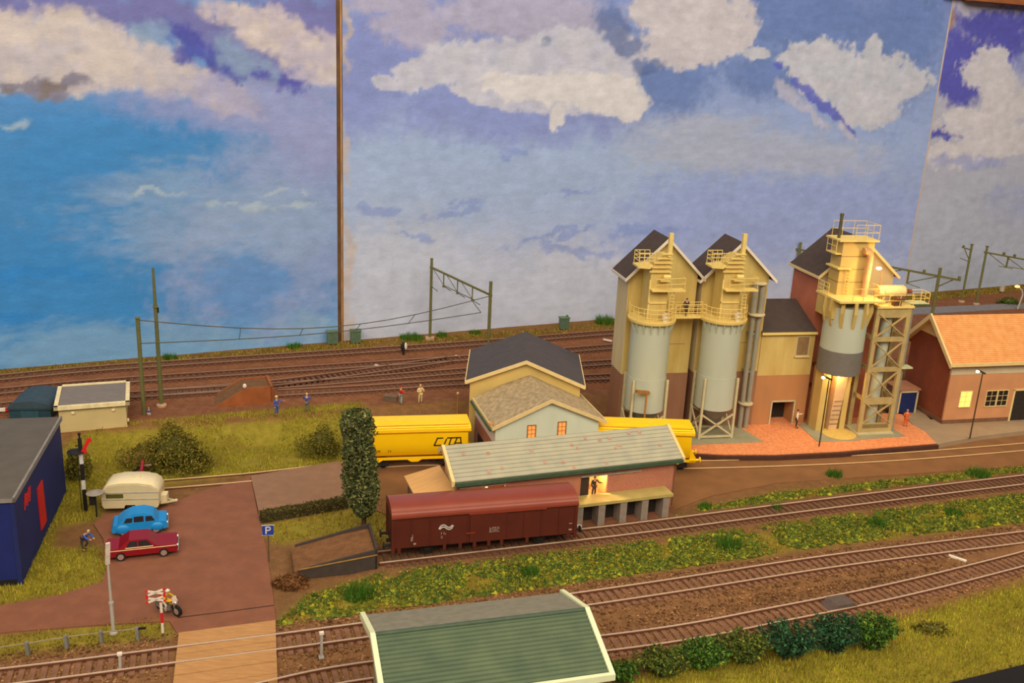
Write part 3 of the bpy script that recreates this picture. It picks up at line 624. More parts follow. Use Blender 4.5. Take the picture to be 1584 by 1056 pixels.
def silo(u, v, lab):
    c = sw(u, v); t = thing('round_silo', lab, 'silo', (*c, .63), SYAW, group='round silos with head platforms'); R = 1.93
    part('cylinder', MB().lathe([(R, 3.05), (R, 6.4), (R, 6.45), (R * .985, 6.45), (R * .985, 12.0)], 32), cyl_m, t, 40)
    part('discharge_cone', MB().lathe([(.35, .9), (R * .96, 3.1)], 28), grey_cone, t, 40)
    for a in (-1, 1):
        for b in (-1, 1):
            l = MB(); l.bar((a * 1.75, b * 1.3, 0), (a * 1.72, b * 1.3, 6.3), .22); part('leg', l, leg_m, t)
    br = MB()
    for b in (-1, 1):
        br.bar((-1.75, b * 1.3, .25), (1.75, b * 1.3, 2.6), .16).bar((1.75, b * 1.3, .25), (-1.75, b * 1.3, 2.6), .16).bar((-1.8, b * 1.3, .2), (1.8, b * 1.3, .2), .2)
    for a in (-1, 1): br.bar((a * 1.75, -1.3, .25), (a * 1.75, 1.3, 2.6), .14).bar((a * 1.75, 1.3, .25), (a * 1.75, -1.3, 2.6), .14)
    part('leg_brace', br, leg_m, t)
    part('head_platform', MB().lathe([(2.28, 12.0), (2.32, 12.08), (2.32, 12.3), (2.1, 12.32)], 32), det_yel, t, 40)
    for i in range(9):
        a = math.radians(-170 + i * 20); p = (1.93 * math.cos(a), 1.93 * math.sin(a))
        g = MB(); g.ext([(p[0], p[1], 12.02), (p[0] * 1.17, p[1] * 1.17, 12.02), (p[0], p[1], 11.0)], (-.09 * math.sin(a), .09 * math.cos(a), 0)); part('bracket', g, cyl_m, t)
    ring = [(2.22 * math.cos(math.radians(a)), 2.22 * math.sin(math.radians(a))) for a in range(150, 392, 16)]
    rail_run(t, ring, 12.3, 1.25, 3)
    # head machinery box with louvred slope and exhaust stack
    bx = MB(); bx.ext([(-.85, -1.0, 12.3), (1.0, -1.0, 12.3), (1.0, -1.0, 16.9), (.95, -1.0, 18.5), (.35, -1.0, 18.5), (-.4, -1.0, 17.9), (-.85, -1.0, 16.9)], (0, 2.0, 0)); part('head_box', bx, silo_yel, t)
    for k in range(5):
        zz = 16.95 + k * .42; x0 = [-.95, -.75, -.6, -.3, .1][k]
        part('louvre', MB().box(x0 - .1, 1.08, -1.25, -.98, zz, zz + .12), det_yel, t)
    part('exhaust_stack', MB().box(.62, 1.0, -1.15, -.8, 18.4, 20.65), det_yel, t)
    bw = MB(); bw.ext([(-.7, -1.05, 17.6), (-1.0, -1.05, 17.25), (-2.2, -1.05, 17.35), (-2.2, -1.05, 17.52), (-1.1, -1.05, 17.6)], (0, 1.6, 0)); b = part('side_balcony', bw, det_yel, t)
    mb = MB(); 
    for y in (-1.0, .5):
        for zz in (18.0, 18.35, 18.75): mb.tube([(-2.1, y, zz), (-.6, y, zz)], .035, 5)
        for x in (-2.1, -1.6, -1.1, -.6): mb.cyl((x, y, 17.5), (x, y, 18.75), .035, n=5)
    for zz in (18.0, 18.35, 18.75): mb.tube([(-2.1, -1.0, zz), (-2.1, .5, zz)], .035, 5)
    part('balcony_railing', mb, det_yel, b)
    b = part('work_platform', MB().box(-.9, 2.4, -1.9, -.9, 15.25, 15.4), det_yel, t)
    mb = MB()
    for zz in (15.9, 16.45): mb.tube([(-.6, -1.85, zz), (2.3, -1.85, zz + .1), (2.3, -1.0, zz + .1)], .035, 5)
    for x in (-.6, .9, 2.3): mb.cyl((x, -1.85, 15.4), (x, -1.85, 16.5), .035, n=5)
    part('platform_railing', mb, det_yel, b)
    ld = MB()
    for x in (1.05, 1.45): ld.cyl((x, -1.5, 12.3), (x, -1.5, 15.3), .04, n=5)
    for k in range(9): ld.cyl((1.05, -1.5, 12.6 + k * .32), (1.45, -1.5, 12.6 + k * .32), .035, n=5)
    part('ladder', ld, det_yel, t)
    part('crossbeam', MB().box(-.95, .95, -1.12, -.98, 13.9, 14.05).box(-.95, -.8, -1.12, -.98, 12.3, 16.2), det_yel, t)
    part('drive_motor', MB().cyl((.2, -1.5, 16.6), (.9, -1.5, 16.6), .2, n=10).box(-.1, .95, -1.75, -1.1, 16.2, 16.35), det_yel, t, 40)
    part('fan_housing', MB().cyl((.75, -1.6, 12.32), (.75, -1.6, 13.1), .26, n=10).cyl((.4, -1.6, 12.8), (.75, -1.6, 12.8), .22, n=10), white_trim, t, 40)
    return t


silo(-16.2, -1.95, 'left round grey silo standing behind the yellow hopper wagon')
silo(-8.85, -1.95, 'right round grey silo on cross braced legs, beside the orange apron')
# walkway between the silo heads
t = thing('walkway', 'cream railed walkway linking the two silo head platforms', 'walkway', (*sw(-12.5, -1.5), 12.75), SYAW)
part('deck', MB().box(-1.9, 1.9, -.5, .5, 0, .18), det_yel, t)
for s in (-.48, .48): rail_run(t, [(-1.8, s), (-.9, s), (0, s), (.9, s), (1.8, s)], .18, 1.2, 3)
# grey twin pipe on the right silo house
t = thing('wall_pipe', 'twin grey riser pipe fixed to the right silo house', 'pipe', (*sw(-4.75, -.75), .6), SYAW)
pg = mt('pipe_grey', (150, 146, 128), .5, .08)
for x, r in ((-.35, .25), (.32, .25)): part('pipe', MB().cyl((x, 0, 0), (x, 0, 12.1), r, n=14), pg, t, 40)
for x in (-.42, .36): part('upper_pipe', MB().cyl((x, 0, 12.2), (x, 0, 15.3), .32, n=14), pg, t, 40)
for z, wd in ((2.6, .9), (12.05, 1.0), (15.2, .75)): part('clamp_collar', MB().lathe([(wd * .75, 0), (wd * .85, .06), (wd * .85, .18), (wd * .7, .22)], 20, (0, 0, z)), leg_m, t, 40)
part('bracket', MB().box(-.5, .5, 0, .8, 6, 6.2).box(-.5, .5, 0, .8, 10, 10.2), pg, t)

# low annex
t = thing('silo_annex', 'low yellow and brown annex with dark lean-to roof and dark doorway', 'building', (*sw(0, 0), .58), SYAW)
an_low = mt('annex_orange_brown', (192, 134, 80), .75, .14, .5, stretch=(1, 1, .4), col2=(168, 122, 82))
w_ = MB(); w_.box(-3.45, 2.5, 0, 3.0, 5.4, 10.0); part('upper_wall', w_, silo_yel, t)
w_ = MB(); w_.box(-3.5, -1.35, -.02, 3.0, 0, 5.4).box(1.1, 2.5, -.02, 3.0, 0, 5.4).box(-1.35, 1.1, -.02, 3.0, 2.45, 5.4).box(-1.35, 1.1, 2.5, 3.0, 0, 2.45); part('lower_wall', w_, an_low, t)
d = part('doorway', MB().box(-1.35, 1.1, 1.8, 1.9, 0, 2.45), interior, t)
part('door_frame', MB().box(-1.5, -1.35, -.1, .1, 0, 2.55).box(1.1, 1.25, -.1, .1, 0, 2.55).box(-1.5, 1.25, -.1, .1, 2.45, 2.6), leg_m, d)
rf = MB(); rf.ext([(-3.6, -.25, 9.95), (-3.6, 5, 12.1), (-3.6, 5, 12.25), (-3.6, -.25, 10.1)], (6.1, 0, 0)); r = part('roof', rf, dark_roof, t); part('gutter', MB().box(-3.6, 2.5, -.4, -.22, 9.85, 10.08), det_yel, r)
window(t, (.55, 1.85, -.0, 7.55, 9.5), leg_m, mt('shutter_brown', (140, 112, 74), .7), bars=False)
part('window_sill', MB().box(.4, 2.0, -.25, 0, 7.35, 7.5), cream, t)

# tall pink house behind the tower
t = thing('tall_house', 'tall pink walled house with dark roof behind the loading tower', 'building', (*sw(6.9, .9), .5), SYAW)
pink = mt('pink_plaster', (198, 116, 82), .75, .14, .5, col2=(170, 98, 72)); pgab = mt('gable_grey_cream', (190, 172, 132), .75, .08, .5)
gable_walls(t, -4.3, 4.0, 0, 5.5, 0, 16.0, 19.6, pink)
gb = MB(); gb.ext([(-4.3, -.05, 12.5), (4.0, -.05, 12.5), (4.0, -.05, 16.0), (-.15, -.05, 19.6), (-4.3, -.05, 16.0)], (0, .04, 0)); part('gable_panel', gb, pgab, t)
roof_y(t, -4.3, 4.0, 0, 5.5, 16.0, 19.6, dark_roof, ov=.4, trim=cream)
for z in (6.2, 3.9): part('wall_rail', MB().box(-3.8, 1.5, -.5, -.05, z, z + .35), rust_m, t)

# loading tower
t = thing('loading_tower', 'cream loading tower with round grey hopper and pipe, lit by lamps', 'tower', (*sw(4.3, -2.1), .63), SYAW)
tyel = mt('tower_yellow', (200, 174, 102), .65, .08, .6); tgrey = mt('hopper_grey', (116, 112, 104), .6, .08)
part('hopper_cylinder', MB().lathe([(2.12, 8.9), (2.12, 13.4)], 32), cyl_m, t, 40)
part('hopper_skirt', MB().lathe([(2.05, 6.45), (2.16, 6.5), (2.16, 8.9), (2.1, 8.95)], 32), tgrey, t, 40)
for i in range(12):
    a = math.radians(i * 30 + 15); p = (2.12 * math.cos(a), 2.12 * math.sin(a))
    g = MB(); g.ext([(p[0], p[1], 14.15), (p[0] * 1.14, p[1] * 1.14, 14.15), (p[0] * 1.18, p[1] * 1.18, 13.0), (p[0], p[1], 11.4)], (-.32 * math.sin(a), .32 * math.cos(a), 0)); part('bracket', g, tyel, t)
part('skirt_box', MB().box(-2.2, -1.3, -1.0, 2.2, 12.2, 14.1), tyel, t)
pl = part('platform', MB().box(-2.25, 2.6, -2.3, 2.5, 14.12, 14.32), det_yel, t)
rail_run(pl, [(-.9, -2.2), (.2, -2.2), (1.4, -2.2), (2.5, -2.2), (2.5, -.8), (2.5, .6), (2.5, 2.2)], 14.3, 1.25, 2, mat=det_yel)
part('body', MB().box(-1.25, 2.2, .35, 2.3, 14.3, 19.75), tyel, t)
for z in (15.6, 16.9, 18.2): part('body_seam', MB().box(-1.28, 2.23, .32, 2.33, z, z + .06), mt('seam_brown', (150, 120, 70), .7), t)
b = part('side_balcony', MB().box(-1.7, -.2, -.1, 2.3, 17.0, 17.15), det_yel, t)
b = part('side_balcony', MB().box(-1.9, -1.2, .4, 2.3, 18.4, 18.52), det_yel, t)
rail_run(t, [(-1.85, .5), (-1.85, 1.4), (-1.85, 2.3)], 18.5, 1.4, 2); rail_run(t, [(-2.2, .2), (-2.2, 1.2), (-2.2, 2.3)], 14.3, 1.2, 3)
tp = part('top_plate', MB().box(-1.85, 2.45, 0, 2.75, 19.75, 19.92), det_yel, t)
rail_run(tp, [(-1.3, 2.6), (-.2, 2.6), (1.0, 2.6), (2.35, 2.6), (2.35, 1.2), (2.35, .1), (1.0, .1), (-.2, .1)], 19.9, 1.5, 2, r=.03)
part('mast', MB().cyl((-1.35, 1.2, 19.9), (-1.35, 1.2, 22.1), .16, n=8).cyl((-1.35, 1.2, 22.1), (-1.35, 1.2, 22.35), .2, n=8), mt('mast_dark', (88, 82, 56), .7), t)
ld = MB()
for x in (-.55, -.15): ld.cyl((x, .2, 14.3), (x, .2, 17.0), .035, n=5)
for k in range(8): ld.cyl((-.55, .2, 14.6 + k * .32), (-.15, .2, 14.6 + k * .32), .03, n=5)
part('ladder', ld, det_yel, t)
pp = MB(); pp.cyl((1.45, -.25, 14.3), (1.5, -.25, 18.4), .33, n=14)
arc = [(1.5 - .55 + .55 * math.cos(a), -.25, 18.4 + .55 * math.sin(a)) for a in np.linspace(0, math.pi * .62, 7)]
for a_, b_ in zip(arc[:-1], arc[1:]): pp.cyl(a_, b_, .36, n=14)
part('bent_pipe', pp, mt('pipe_pinkish', (206, 160, 112), .55), t, 50)
for x0, x1 in ((-1.7, -.8), (.95, 1.55)): part('leg', MB().box(x0, x1, -.3, 1.6, 0, 6.6), tyel, t)
part('back_panel', MB().box(-1.7, 1.55, 1.2, 1.6, 0, 6.6), mt('tower_panel', (200, 160, 104), .7), t)
ch = MB(); ch.ext([(-.3, -.35, 0), (.6, -.35, 0), (1.15, -.35, 6.6), (-.1, -.35, 6.6)], (0, .9, 0)); ct = part('discharge_chute', ch, mt('chute_sand', (212, 176, 130), .7, .12, 1.0), t)
for k in range(6): part('chute_rib', MB().box(-.28 + .09 * k * .5, .6 + .08 * k, -.42, -.3, .7 + k * .5, .78 + k * .5), mt('chute_rib', (150, 126, 96), .7), ct)
part('spilled_grain', MB().lathe([(1.75, 0), (1.4, .06), (.6, .12)], 24, (.5, -1.1, .0)), mt('grain_yellow', (208, 176, 92), .9, .1, 4), t)
lamp('tower_lamp_low', 'POINT', (*sw(4.0, -2.9), 6.75), .035, (1, .62, .25), radius=.25)
part('lamp_bulb', MB().ball((-.35, -.95, 6.25), .16), mt('bulb_glow', (255, 210, 140), .4, emit=((255, 196, 110), 14)), t, 60)
# upper lamp on a stand
hl = sw(7.0, -2.6)
t = thing('flood_lamp', 'small glowing flood lamp on thin stand beside the loading tower body', 'lamp', (*hl, 14.9), SYAW)
part('lamp_pole', MB().tube([(.1, 0, 0), (.25, 0, 2.6), (-.1, -.1, 3.0)], .05, 6), mt('lamp_pole_br', (110, 90, 56), .6), t)
part('lamp_head', MB().ball((-.3, -.15, 3.0), .3, .2, .14), mt('bulb_glow2', (255, 235, 200), .4, emit=((255, 225, 170), 22)), t, 60)
lamp('tower_lamp_high', 'POINT', (*sw(6.9, -4.2), 17.3), .075, (1, .55, .18), radius=.3)

# lattice tower with tank
t = thing('lattice_tower', 'cream lattice tower with cross braces carrying a white tank', 'tower', (*sw(8.65, -3.4), .63), SYAW)
lat = mt('lattice_cream', (180, 158, 104), .65, .14, 1.0)
zs = [0, 1.1, 3.9, 7.2, 10.4, 13.3]
for x in (-1.7, 1.7):
    for y in (0, 2.0): part('column', MB().box(x - .22, x + .22, y - .15, y + .15, 0, 13.4), lat, t)
for k, z in enumerate(zs):
    hgt = [1.0, .55, .75, .5, .5, .9][k]
    part('girder', MB().box(-1.7, 1.7, -.12, .0, max(0, z - (hgt if k else 0)), z + (0 if k else hgt)), lat, t)
    if k > 1:
        for x in (-1.7, 1.7): part('girder', MB().box(x - .08, x + .08, 0, 2.0, z - .4, z), lat, t)
for z0_, z1_ in zip(zs[1:-1], zs[2:]):
    part('diagonal', MB().bar((-1.6, -.1, z0_), (1.6, -.1, z1_ - .5), .2, .1), lat, t); part('diagonal', MB().bar((1.6, -.16, z0_), (-1.6, -.16, z1_ - .5), .2, .1), lat, t)
part('inner_pipe', MB().cyl((.15, 1.1, 0), (.15, 1.1, 13.2), .55, n=14), cyl_m, t, 40)
part('outer_pipe', MB().cyl((2.45, .9, 0), (2.45, .9, 13.6), .36, n=14), pg, t, 40)
part('top_plate', MB().box(-2.0, 2.1, -.3, 2.2, 13.4, 13.62), det_yel, t)
part('base_plate', MB().box(-2.1, 2.0, -.5, 2.3, 0, .12), leg_m, t)
b = part('outrigger', MB().box(1.9, 4.0, .1, 1.6, 13.55, 13.75), mt('green_plate', (196, 200, 150), .6), t); part('outrigger_edge', MB().box(1.9, 4.0, .05, .12, 13.5, 13.72), gutter_g, b)
rail_run(b, [(2.0, .15), (2.9, .15), (3.9, .15), (3.9, .9), (3.9, 1.5), (2.0, 1.5)], 13.75, 1.1, 2, r=.03)
part('ledge', MB().box(1.6, 3.3, .0, 1.0, 6.9, 7.05), mt('green_plate', (196, 200, 150), .6), t)
tk = part('tank', MB().cyl((-1.6, 1.0, 14.85), (1.3, 1.0, 14.85), .62, n=20).ball((1.3, 1.0, 14.85), .4, .6, .6), mt('tank_white', (204, 184, 134), .55, .08), t, 50)
part('tank_spout', MB().cyl((1.6, 1.0, 14.85), (2.3, 1.0, 14.85), .22, n=10), rust_m, tk, 40)
part('tank_cradle', MB().box(-1.2, -1.0, .4, 1.6, 13.6, 14.4).box(.8, 1.0, .4, 1.6, 13.6, 14.4), lat, tk)
part('pump', MB().cyl((.0, .0, 14.3), (.9, .0, 14.3), .3, n=10).box(-.2, .6, -.2, .3, 13.6, 14.1), mt('pump_brown', (92, 62, 40), .6), t, 40)
rail_run(t, [(-1.9, -.25), (-.8, -.25), (.4, -.25), (1.9, -.25)], 13.6, 1.15, 2, r=.03)

# ------------------------------------------------------------------ orange roofed building on the right
OB = (46.56, 97.72); OY = 14.0; _o = math.radians(OY)
def ow(u, v): return OB[0] + u * math.cos(_o) - v * math.sin(_o), OB[1] + u * math.sin(_o) + v * math.cos(_o)
t = thing('station_building', 'pink rendered building with orange tiled roof and lit window', 'building', (*OB, .55), OY)
obp = mt('rose_render', (200, 142, 98), .8, .1, .5); obs = mt('gable_redbrown', (136, 70, 42), .85, .14, .6); obw = mt('band_cream', (206, 192, 160), .75, .08, .5, stretch=(1, 1, .5))
L_ = 24.0; D_ = 7.4
gable_walls(t, 0.06, L_, .06, D_, 0, 7.55, 11.0, obs, axis='x', name='gable_wall')
fw = MB(); fw.box(0, 8.4, 0, .2, .4, 5.55).box(10.6, L_, 0, .2, .4, 5.55).box(8.4, 10.6, 0, .2, 3.5, 5.55); part('front_wall', fw, obp, t)
part('front_band', MB().box(-.02, L_, -.03, .2, 5.55, 7.6), obw, t)
part('plinth', MB().box(-.08, 8.3, -.08, .2, 0, .42).box(10.7, L_, -.08, .2, 0, .42).box(-.08, .06, .2, D_, 0, .42), mt('plinth_brown', (120, 84, 60), .85), t)
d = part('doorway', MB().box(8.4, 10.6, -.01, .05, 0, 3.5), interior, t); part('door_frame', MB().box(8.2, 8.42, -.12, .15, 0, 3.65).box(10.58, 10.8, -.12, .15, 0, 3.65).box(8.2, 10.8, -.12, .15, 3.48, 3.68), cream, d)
glow = mt('lit_window', (255, 200, 120), .5, emit=((255, 160, 66), 2.0)); dkglass = mt('dark_glass', (40, 34, 30), .3)
window(t, (1.65, 3.0, -.0, 1.9, 3.6), cream, glow)
window(t, (4.9, 6.15, -.0, 1.85, 3.55), cream, dkglass); window(t, (6.35, 7.55, -.0, 1.85, 3.55), cream, dkglass)
for i in range(6): part('vent_block', MB().box(2.9 + i * 2.6, 3.2 + i * 2.6, -.14, 0, 6.75, 7.15), mt('vent_brown', (96, 66, 48), .8), t)
rm = D_ / 2; kk = (11.0 - 7.55) / rm; tile = mt('roof_tile_orange', (232, 170, 106), .8, .12, 1.5, .2, col2=(216, 148, 88))
for s in (-1, 1):
    ov = .75; mb = MB(); n = 26
    for i in range(n):   # overlapping tile courses
        d0 = (rm + ov) * i / n; d1 = (rm + ov) * (i + 1) / n; y_ = lambda d: rm + s * d; z_ = lambda d: 11.05 - kk * d
        mb.add([(-.75, y_(d0), z_(d0) + .02), (L_, y_(d0), z_(d0) + .02), (L_, y_(d1), z_(d1) + .12), (-.75, y_(d1), z_(d1) + .12), (-.75, y_(d1), z_(d1) - .05), (L_, y_(d1), z_(d1) - .05), (-.75, y_(d0), z_(d0) - .05), (L_, y_(d0), z_(d0) - .05)],
               [(0, 1, 2, 3) if s < 0 else (3, 2, 1, 0), (3, 2, 5, 4), (6, 7, 1, 0), (4, 5, 7, 6), (0, 3, 4, 6), (1, 7, 5, 2)])
    r = part('tiled_roof_slope', mb, tile, t)
    ye = rm + s * (rm + ov); ze_ = 11.05 - kk * (rm + ov)
    vb = MB(); vb.ext([(-.95, rm, 11.05 - .35), (-.95, ye, ze_ - .35), (-.95, ye, ze_ + .22), (-.95, rm, 11.05 + .25)], (.22, 0, 0)); part('verge_board', vb, cream, r)
    part('eave_board', MB().box(-.95, L_, min(ye, ye + s * .12), max(ye, ye + s * .12), ze_ - .2, ze_ + .14), cream, r)
    sf = MB(); sf.ext([(-.8, rm + s * .2, 11.0 - .3), (-.8, ye, ze_ - .12), (-.8, ye, ze_ - .06), (-.8, rm + s * .2, 11.0 - .24)], (.85, 0, 0)); part('soffit', sf, cream, r)
part('gable_infill', MB().ext([(-.04, rm - 2.3, 11.0 - kk * 2.3 - .1), (-.04, rm + 2.3, 11.0 - kk * 2.3 - .1), (-.04, rm, 10.9)], (.06, 0, 0)), cream, t)
# kiosk with blue door
t = thing('kiosk', 'small grey kiosk with dark blue door beside the lattice tower', 'kiosk', (*ow(-2.1, 3.4), .55), OY)
kg = mt('kiosk_grey', (148, 128, 104), .7); part('body', MB().box(-1.2, 1.25, .1, 2.6, 0, 2.65), kg, t); part('roof', MB().box(-1.35, 1.4, -.1, 2.75, 2.65, 2.82), mt('kiosk_roof', (168, 116, 84), .7), t)
part('door', MB().box(-.95, 1.0, .0, .12, .05, 2.4), mt('door_blue', (24, 40, 92), .5), t); part('door_frame', MB().box(-1.15, -.95, -.05, .12, 0, 2.6).box(1.0, 1.2, -.05, .12, 0, 2.6).box(-1.15, 1.2, -.05, .12, 2.4, 2.6), leg_m, t)

# ------------------------------------------------------------------ drive-through grain house
GH = (-1.07, 79.4); GY = 16.5
t = thing('loading_house', 'pale blue gabled loading house with two lit windows, straddling the street rails', 'building', (*GH, .05), GY)
pale = mt('pale_blue_wall', (206, 214, 190), .75, .08, .5, stretch=(1, 1, .4)); lowp = mt('house_pink_low', (168, 110, 86), .8)
fw = MB(); W_ = 9.7; d0, d1 = 0, 7.4
fw.ext([(0, 0, 3.0), (W_, 0, 3.0), (W_, 0, 5.15), (W_ / 2 + .1, 0, 7.3), (0, 0, 5.15)], (0, .2, 0)); part('front_wall', fw, pale, t)
part('front_plinth', MB().box(0, W_, -.02, .2, 0, 3.0), lowp, t)
w1 = part('side_wall', MB().box(0, .2, .2, d1, 3.3, 5.15), white_trim, t)
part('side_plinth', MB().box(-.02, .2, .2, d1, 2.1, 3.3).box(-.02, .2, .2, 1.2, 0, 2.1).box(-.02, .2, 6.3, d1, 0, 2.1), lowp, w1); part('opening_shade', MB().box(.04, .16, 1.2, 6.3, 0, 2.1), interior, w1)  # dark sheet across the side opening stands in for the shade inside
w2 = part('side_wall', MB().box(W_ - .2, W_, .2, d1, 4.5, 5.15).box(W_ - .2, W_, .2, 1.2, 3.0, 4.5).box(W_ - .2, W_, 6.3, d1, 3.0, 4.5), white_trim, t)
part('side_plinth', MB().box(W_ - .21, W_ + .01, .2, 1.2, 0, 3.0).box(W_ - .21, W_ + .01, 6.3, d1, 0, 3.0), lowp, w2)
roof_y(t, 0, W_ + .2, 0.05, d1 - .6, 5.15, 7.3, mt('roof_shingle_grey', (176, 156, 122), .9, .3, 2.6, 1.0, bscale=14), ov=.35, th=.14, trim=cream)
part('gutter', MB().box(-.6, -.42, -.2, 7.2, 4.72, 4.9), gutter_g, t)
window(t, (3.0, 3.65, -.0, 3.8, 4.95), mt('wood_frame', (150, 104, 60), .7), mt('lit_window_dim', (230, 160, 90), .5, emit=((230, 120, 50), .8)))
window(t, (5.85, 6.5, -.0, 3.9, 5.1), mt('wood_frame', (150, 104, 60), .7), mt('lit_window_dim', (230, 160, 90), .5))
part('wall_lamp', MB().box(-.75, -.3, -.6, -.3, 5.5, 5.62), mt('orange_wood', (206, 140, 70), .6), t)
t = thing('warehouse', 'taller cream warehouse with black gabled roof behind the loading house', 'building', (1.4, 87.0, .05), .5)
gable_walls(t, -5.2, 5.3, 0, 9.0, 0, 6.7, 8.8, mt('warehouse_yellow', (204, 176, 104), .7, .08, .6))
roof_y(t, -5.2, 5.3, 0, 9.0, 6.7, 8.8, mt('roof_black', (74, 68, 70), .8, .1, 1.2, .2), ov=.4, trim=cream)

# ------------------------------------------------------------------ brick goods shed
SHO = (14.33, 75.23); SHY = 20.0
t = thing('goods_shed', 'long brick goods shed with grey boarded roof and loading dock', 'shed', (*SHO, 0.02), SHY)
def brick_mat(name, c1, c2, mo, sc=7):
    ma = bpy.data.materials.new(name); ma.use_nodes = True; N = ma.node_tree.nodes; L = ma.node_tree.links; b = N['Principled BSDF']; b.inputs['Roughness'].default_value = .85
    tc = N.new('ShaderNodeTexCoord'); mp = N.new('ShaderNodeMapping'); mp.inputs['Rotation'].default_value = (math.pi / 2, 0, 0); L.new(tc.outputs['Object'], mp.inputs[0])
    br = N.new('ShaderNodeTexBrick'); br.inputs['Scale'].default_value = sc; br.inputs['Color1'].default_value = (*lin(c1), 1); br.inputs['Color2'].default_value = (*lin(c2), 1); br.inputs['Mortar'].default_value = (*lin(mo), 1); br.inputs['Mortar Size'].default_value = .025
    L.new(mp.outputs[0], br.inputs['Vector']); nz = N.new('ShaderNodeTexNoise'); nz.inputs['Scale'].default_value = .8; L.new(tc.outputs['Object'], nz.inputs['Vector'])
    mx = N.new('ShaderNodeMix'); mx.data_type = 'RGBA'; mx.blend_type = 'MULTIPLY'; mx.inputs[0].default_value = .25; L.new(br.outputs[0], mx.inputs[6]); L.new(nz.outputs['Color'], mx.inputs[7]); L.new(mx.outputs[2], b.inputs['Base Color']); return ma
brk = brick_mat('red_brick', (204, 122, 92), (170, 94, 70), (186, 146, 118))
SL = -19.2; SD = 5.6; ze_ = 4.95; zr_ = 6.5
wm = MB(); wm.box(SL, -15.0, 0, .2, 0, ze_) if False else None
wm.box(SL, -18.6, 0, .2, 0, ze_).box(-15.2, -8.7, 0, .2, 0, ze_).box(-6.3, 0, 0, .2, 0, ze_).box(-18.6, -15.2, 0, .2, 0, 1.9).box(-8.7, -6.3, 0, .2, 0, 1.95).box(-18.6, -15.2, 0, .2, 4.0, ze_).box(-8.7, -6.3, 0, .2, 3.95, ze_)
RD = .9; kr = kks_ = (zr_ - ze_) / (SD / 2) * 1.4; zre = zr_ - kr * RD
wm.box(SL, 0, SD / 2 + RD - .2, SD / 2 + RD, 0, zre)
part('long_wall', wm, brk, t)
for x0_, x1_ in ((SL, SL + .2), (-.2, 0)):
    part('end_wall', MB().ext([(x0_, SD / 2 + RD, 0), (x0_, 0, 0), (x0_, 0, ze_), (x0_, SD / 2, zr_), (x0_, SD / 2 + RD, zre)], (x1_ - x0_, 0, 0)), brk if x0_ > -5 else mt('shed_end_tan', (192, 150, 98), .8, .1), t)
part('plinth', MB().box(SL - .1, .12, -.14, .0, 0, .35), mt('plinth_redbrown', (130, 82, 56), .85), t)
part('shed_floor', MB().box(SL + .2, -.2, .2, SD / 2 + RD - .2, 1.7, 1.9), mt('shed_floor', (150, 110, 70), .8), t)
part('inner_wall', MB().box(-6.25, -6.1, .2, 2.6, 1.9, 4.6).box(-9.2, -6.1, 2.6, 2.75, 1.9, 4.6), mt('inner_plaster', (226, 176, 110), .8), t)
kks = (zr_ - ze_) / (SD / 2); roofb = mt('roof_board_grey', (176, 172, 148), .75, .08, .8, col2=(160, 158, 140)); redp = mt('red_patch', (180, 138, 118), .8, .2, 3)
for s in (-1, 1):
    ov = .35 if s < 0 else .15; tot = (SD / 2 if s < 0 else RD) + ov; nb = 9 if s < 0 else 3; ks = kks if s < 0 else kr
    part('roof_deck', MB().ext([(SL - .28, SD / 2, zr_ - .03), (SL - .28, SD / 2 + s * tot, zr_ - ks * tot - .03), (SL - .28, SD / 2 + s * tot, zr_ - ks * tot + .07), (SL - .28, SD / 2, zr_ + .07)], (-SL + .6, 0, 0)), mt('deck_dark', (70, 62, 50), .9), t)
    for i in range(nb):
        a0 = tot * i / nb; a1 = tot * (i + 1) / nb; yy = lambda d: SD / 2 + s * d; zz = lambda d: zr_ - ks * d
        mb = MB(); mb.ext([(SL - .3, yy(a0 + .045), zz(a0 + .045) + .06), (SL - .3, yy(a1), zz(a1) + .06), (SL - .3, yy(a1), zz(a1) + .15), (SL - .3, yy(a0 + .045), zz(a0 + .045) + .13)], (-SL + .65, 0, 0))
        part('roof_board', mb, roofb, t)
    ye = SD / 2 + s * (tot + .06); zee = zr_ - ks * tot
    part('gutter', MB().box(SL - .3, .3, min(ye, ye + s * .2), max(ye, ye + s * .2), zee - .22, zee + .06), gutter_g, t)
    for xx in (SL - .55, .3):
        part('verge_board', MB().ext([(xx, SD / 2, zr_ - .25), (xx, ye, zee - .25), (xx, ye, zee + .2), (xx, SD / 2, zr_ + .2)], (.26, 0, 0)), cream, t)
for fx, fd in ((.045, .25), (.15, .3), (.19, .75), (.34, .35), (.38, .7), (.46, .75), (.53, .3), (.55, .4), (.6, .15), (.66, .25), (.71, .2), (.72, .5), (.74, .45), (.81, .12), (.86, .1), (.93, .55), (.5, .92), (.65, .9), (.13, .8)):
    d_ = fd * (SD / 2 + .3); x_ = SL + fx * 19.2; wd = random.uniform(.16, .34); dl = random.uniform(.2, .3)
    y0_, y1_ = SD / 2 - d_, SD / 2 - d_ - dl; part('paint_patch', MB().ext([(x_, y0_, zr_ - kks * d_ + .15), (x_, y1_, zr_ - kks * (d_ + dl) + .175), (x_ + wd, y1_, zr_ - kks * (d_ + dl) + .175), (x_ + wd, y0_, zr_ - kks * d_ + .15)], (0, 0, .01)), redp, t)
grail = mt('rail_grey', (168, 158, 140), .6)
part('door_track', MB().box(-8.75, -3.3, -.12, .0, 3.95, 4.06), grail, t); part('door_track', MB().box(-19.0, -15.0, -.12, .0, 4.1, 4.2), grail, t)
part('sliding_door', MB().box(-8.7, -7.9, .1, .16, 1.95, 3.95), mt('door_dark', (58, 44, 34), .8), t)
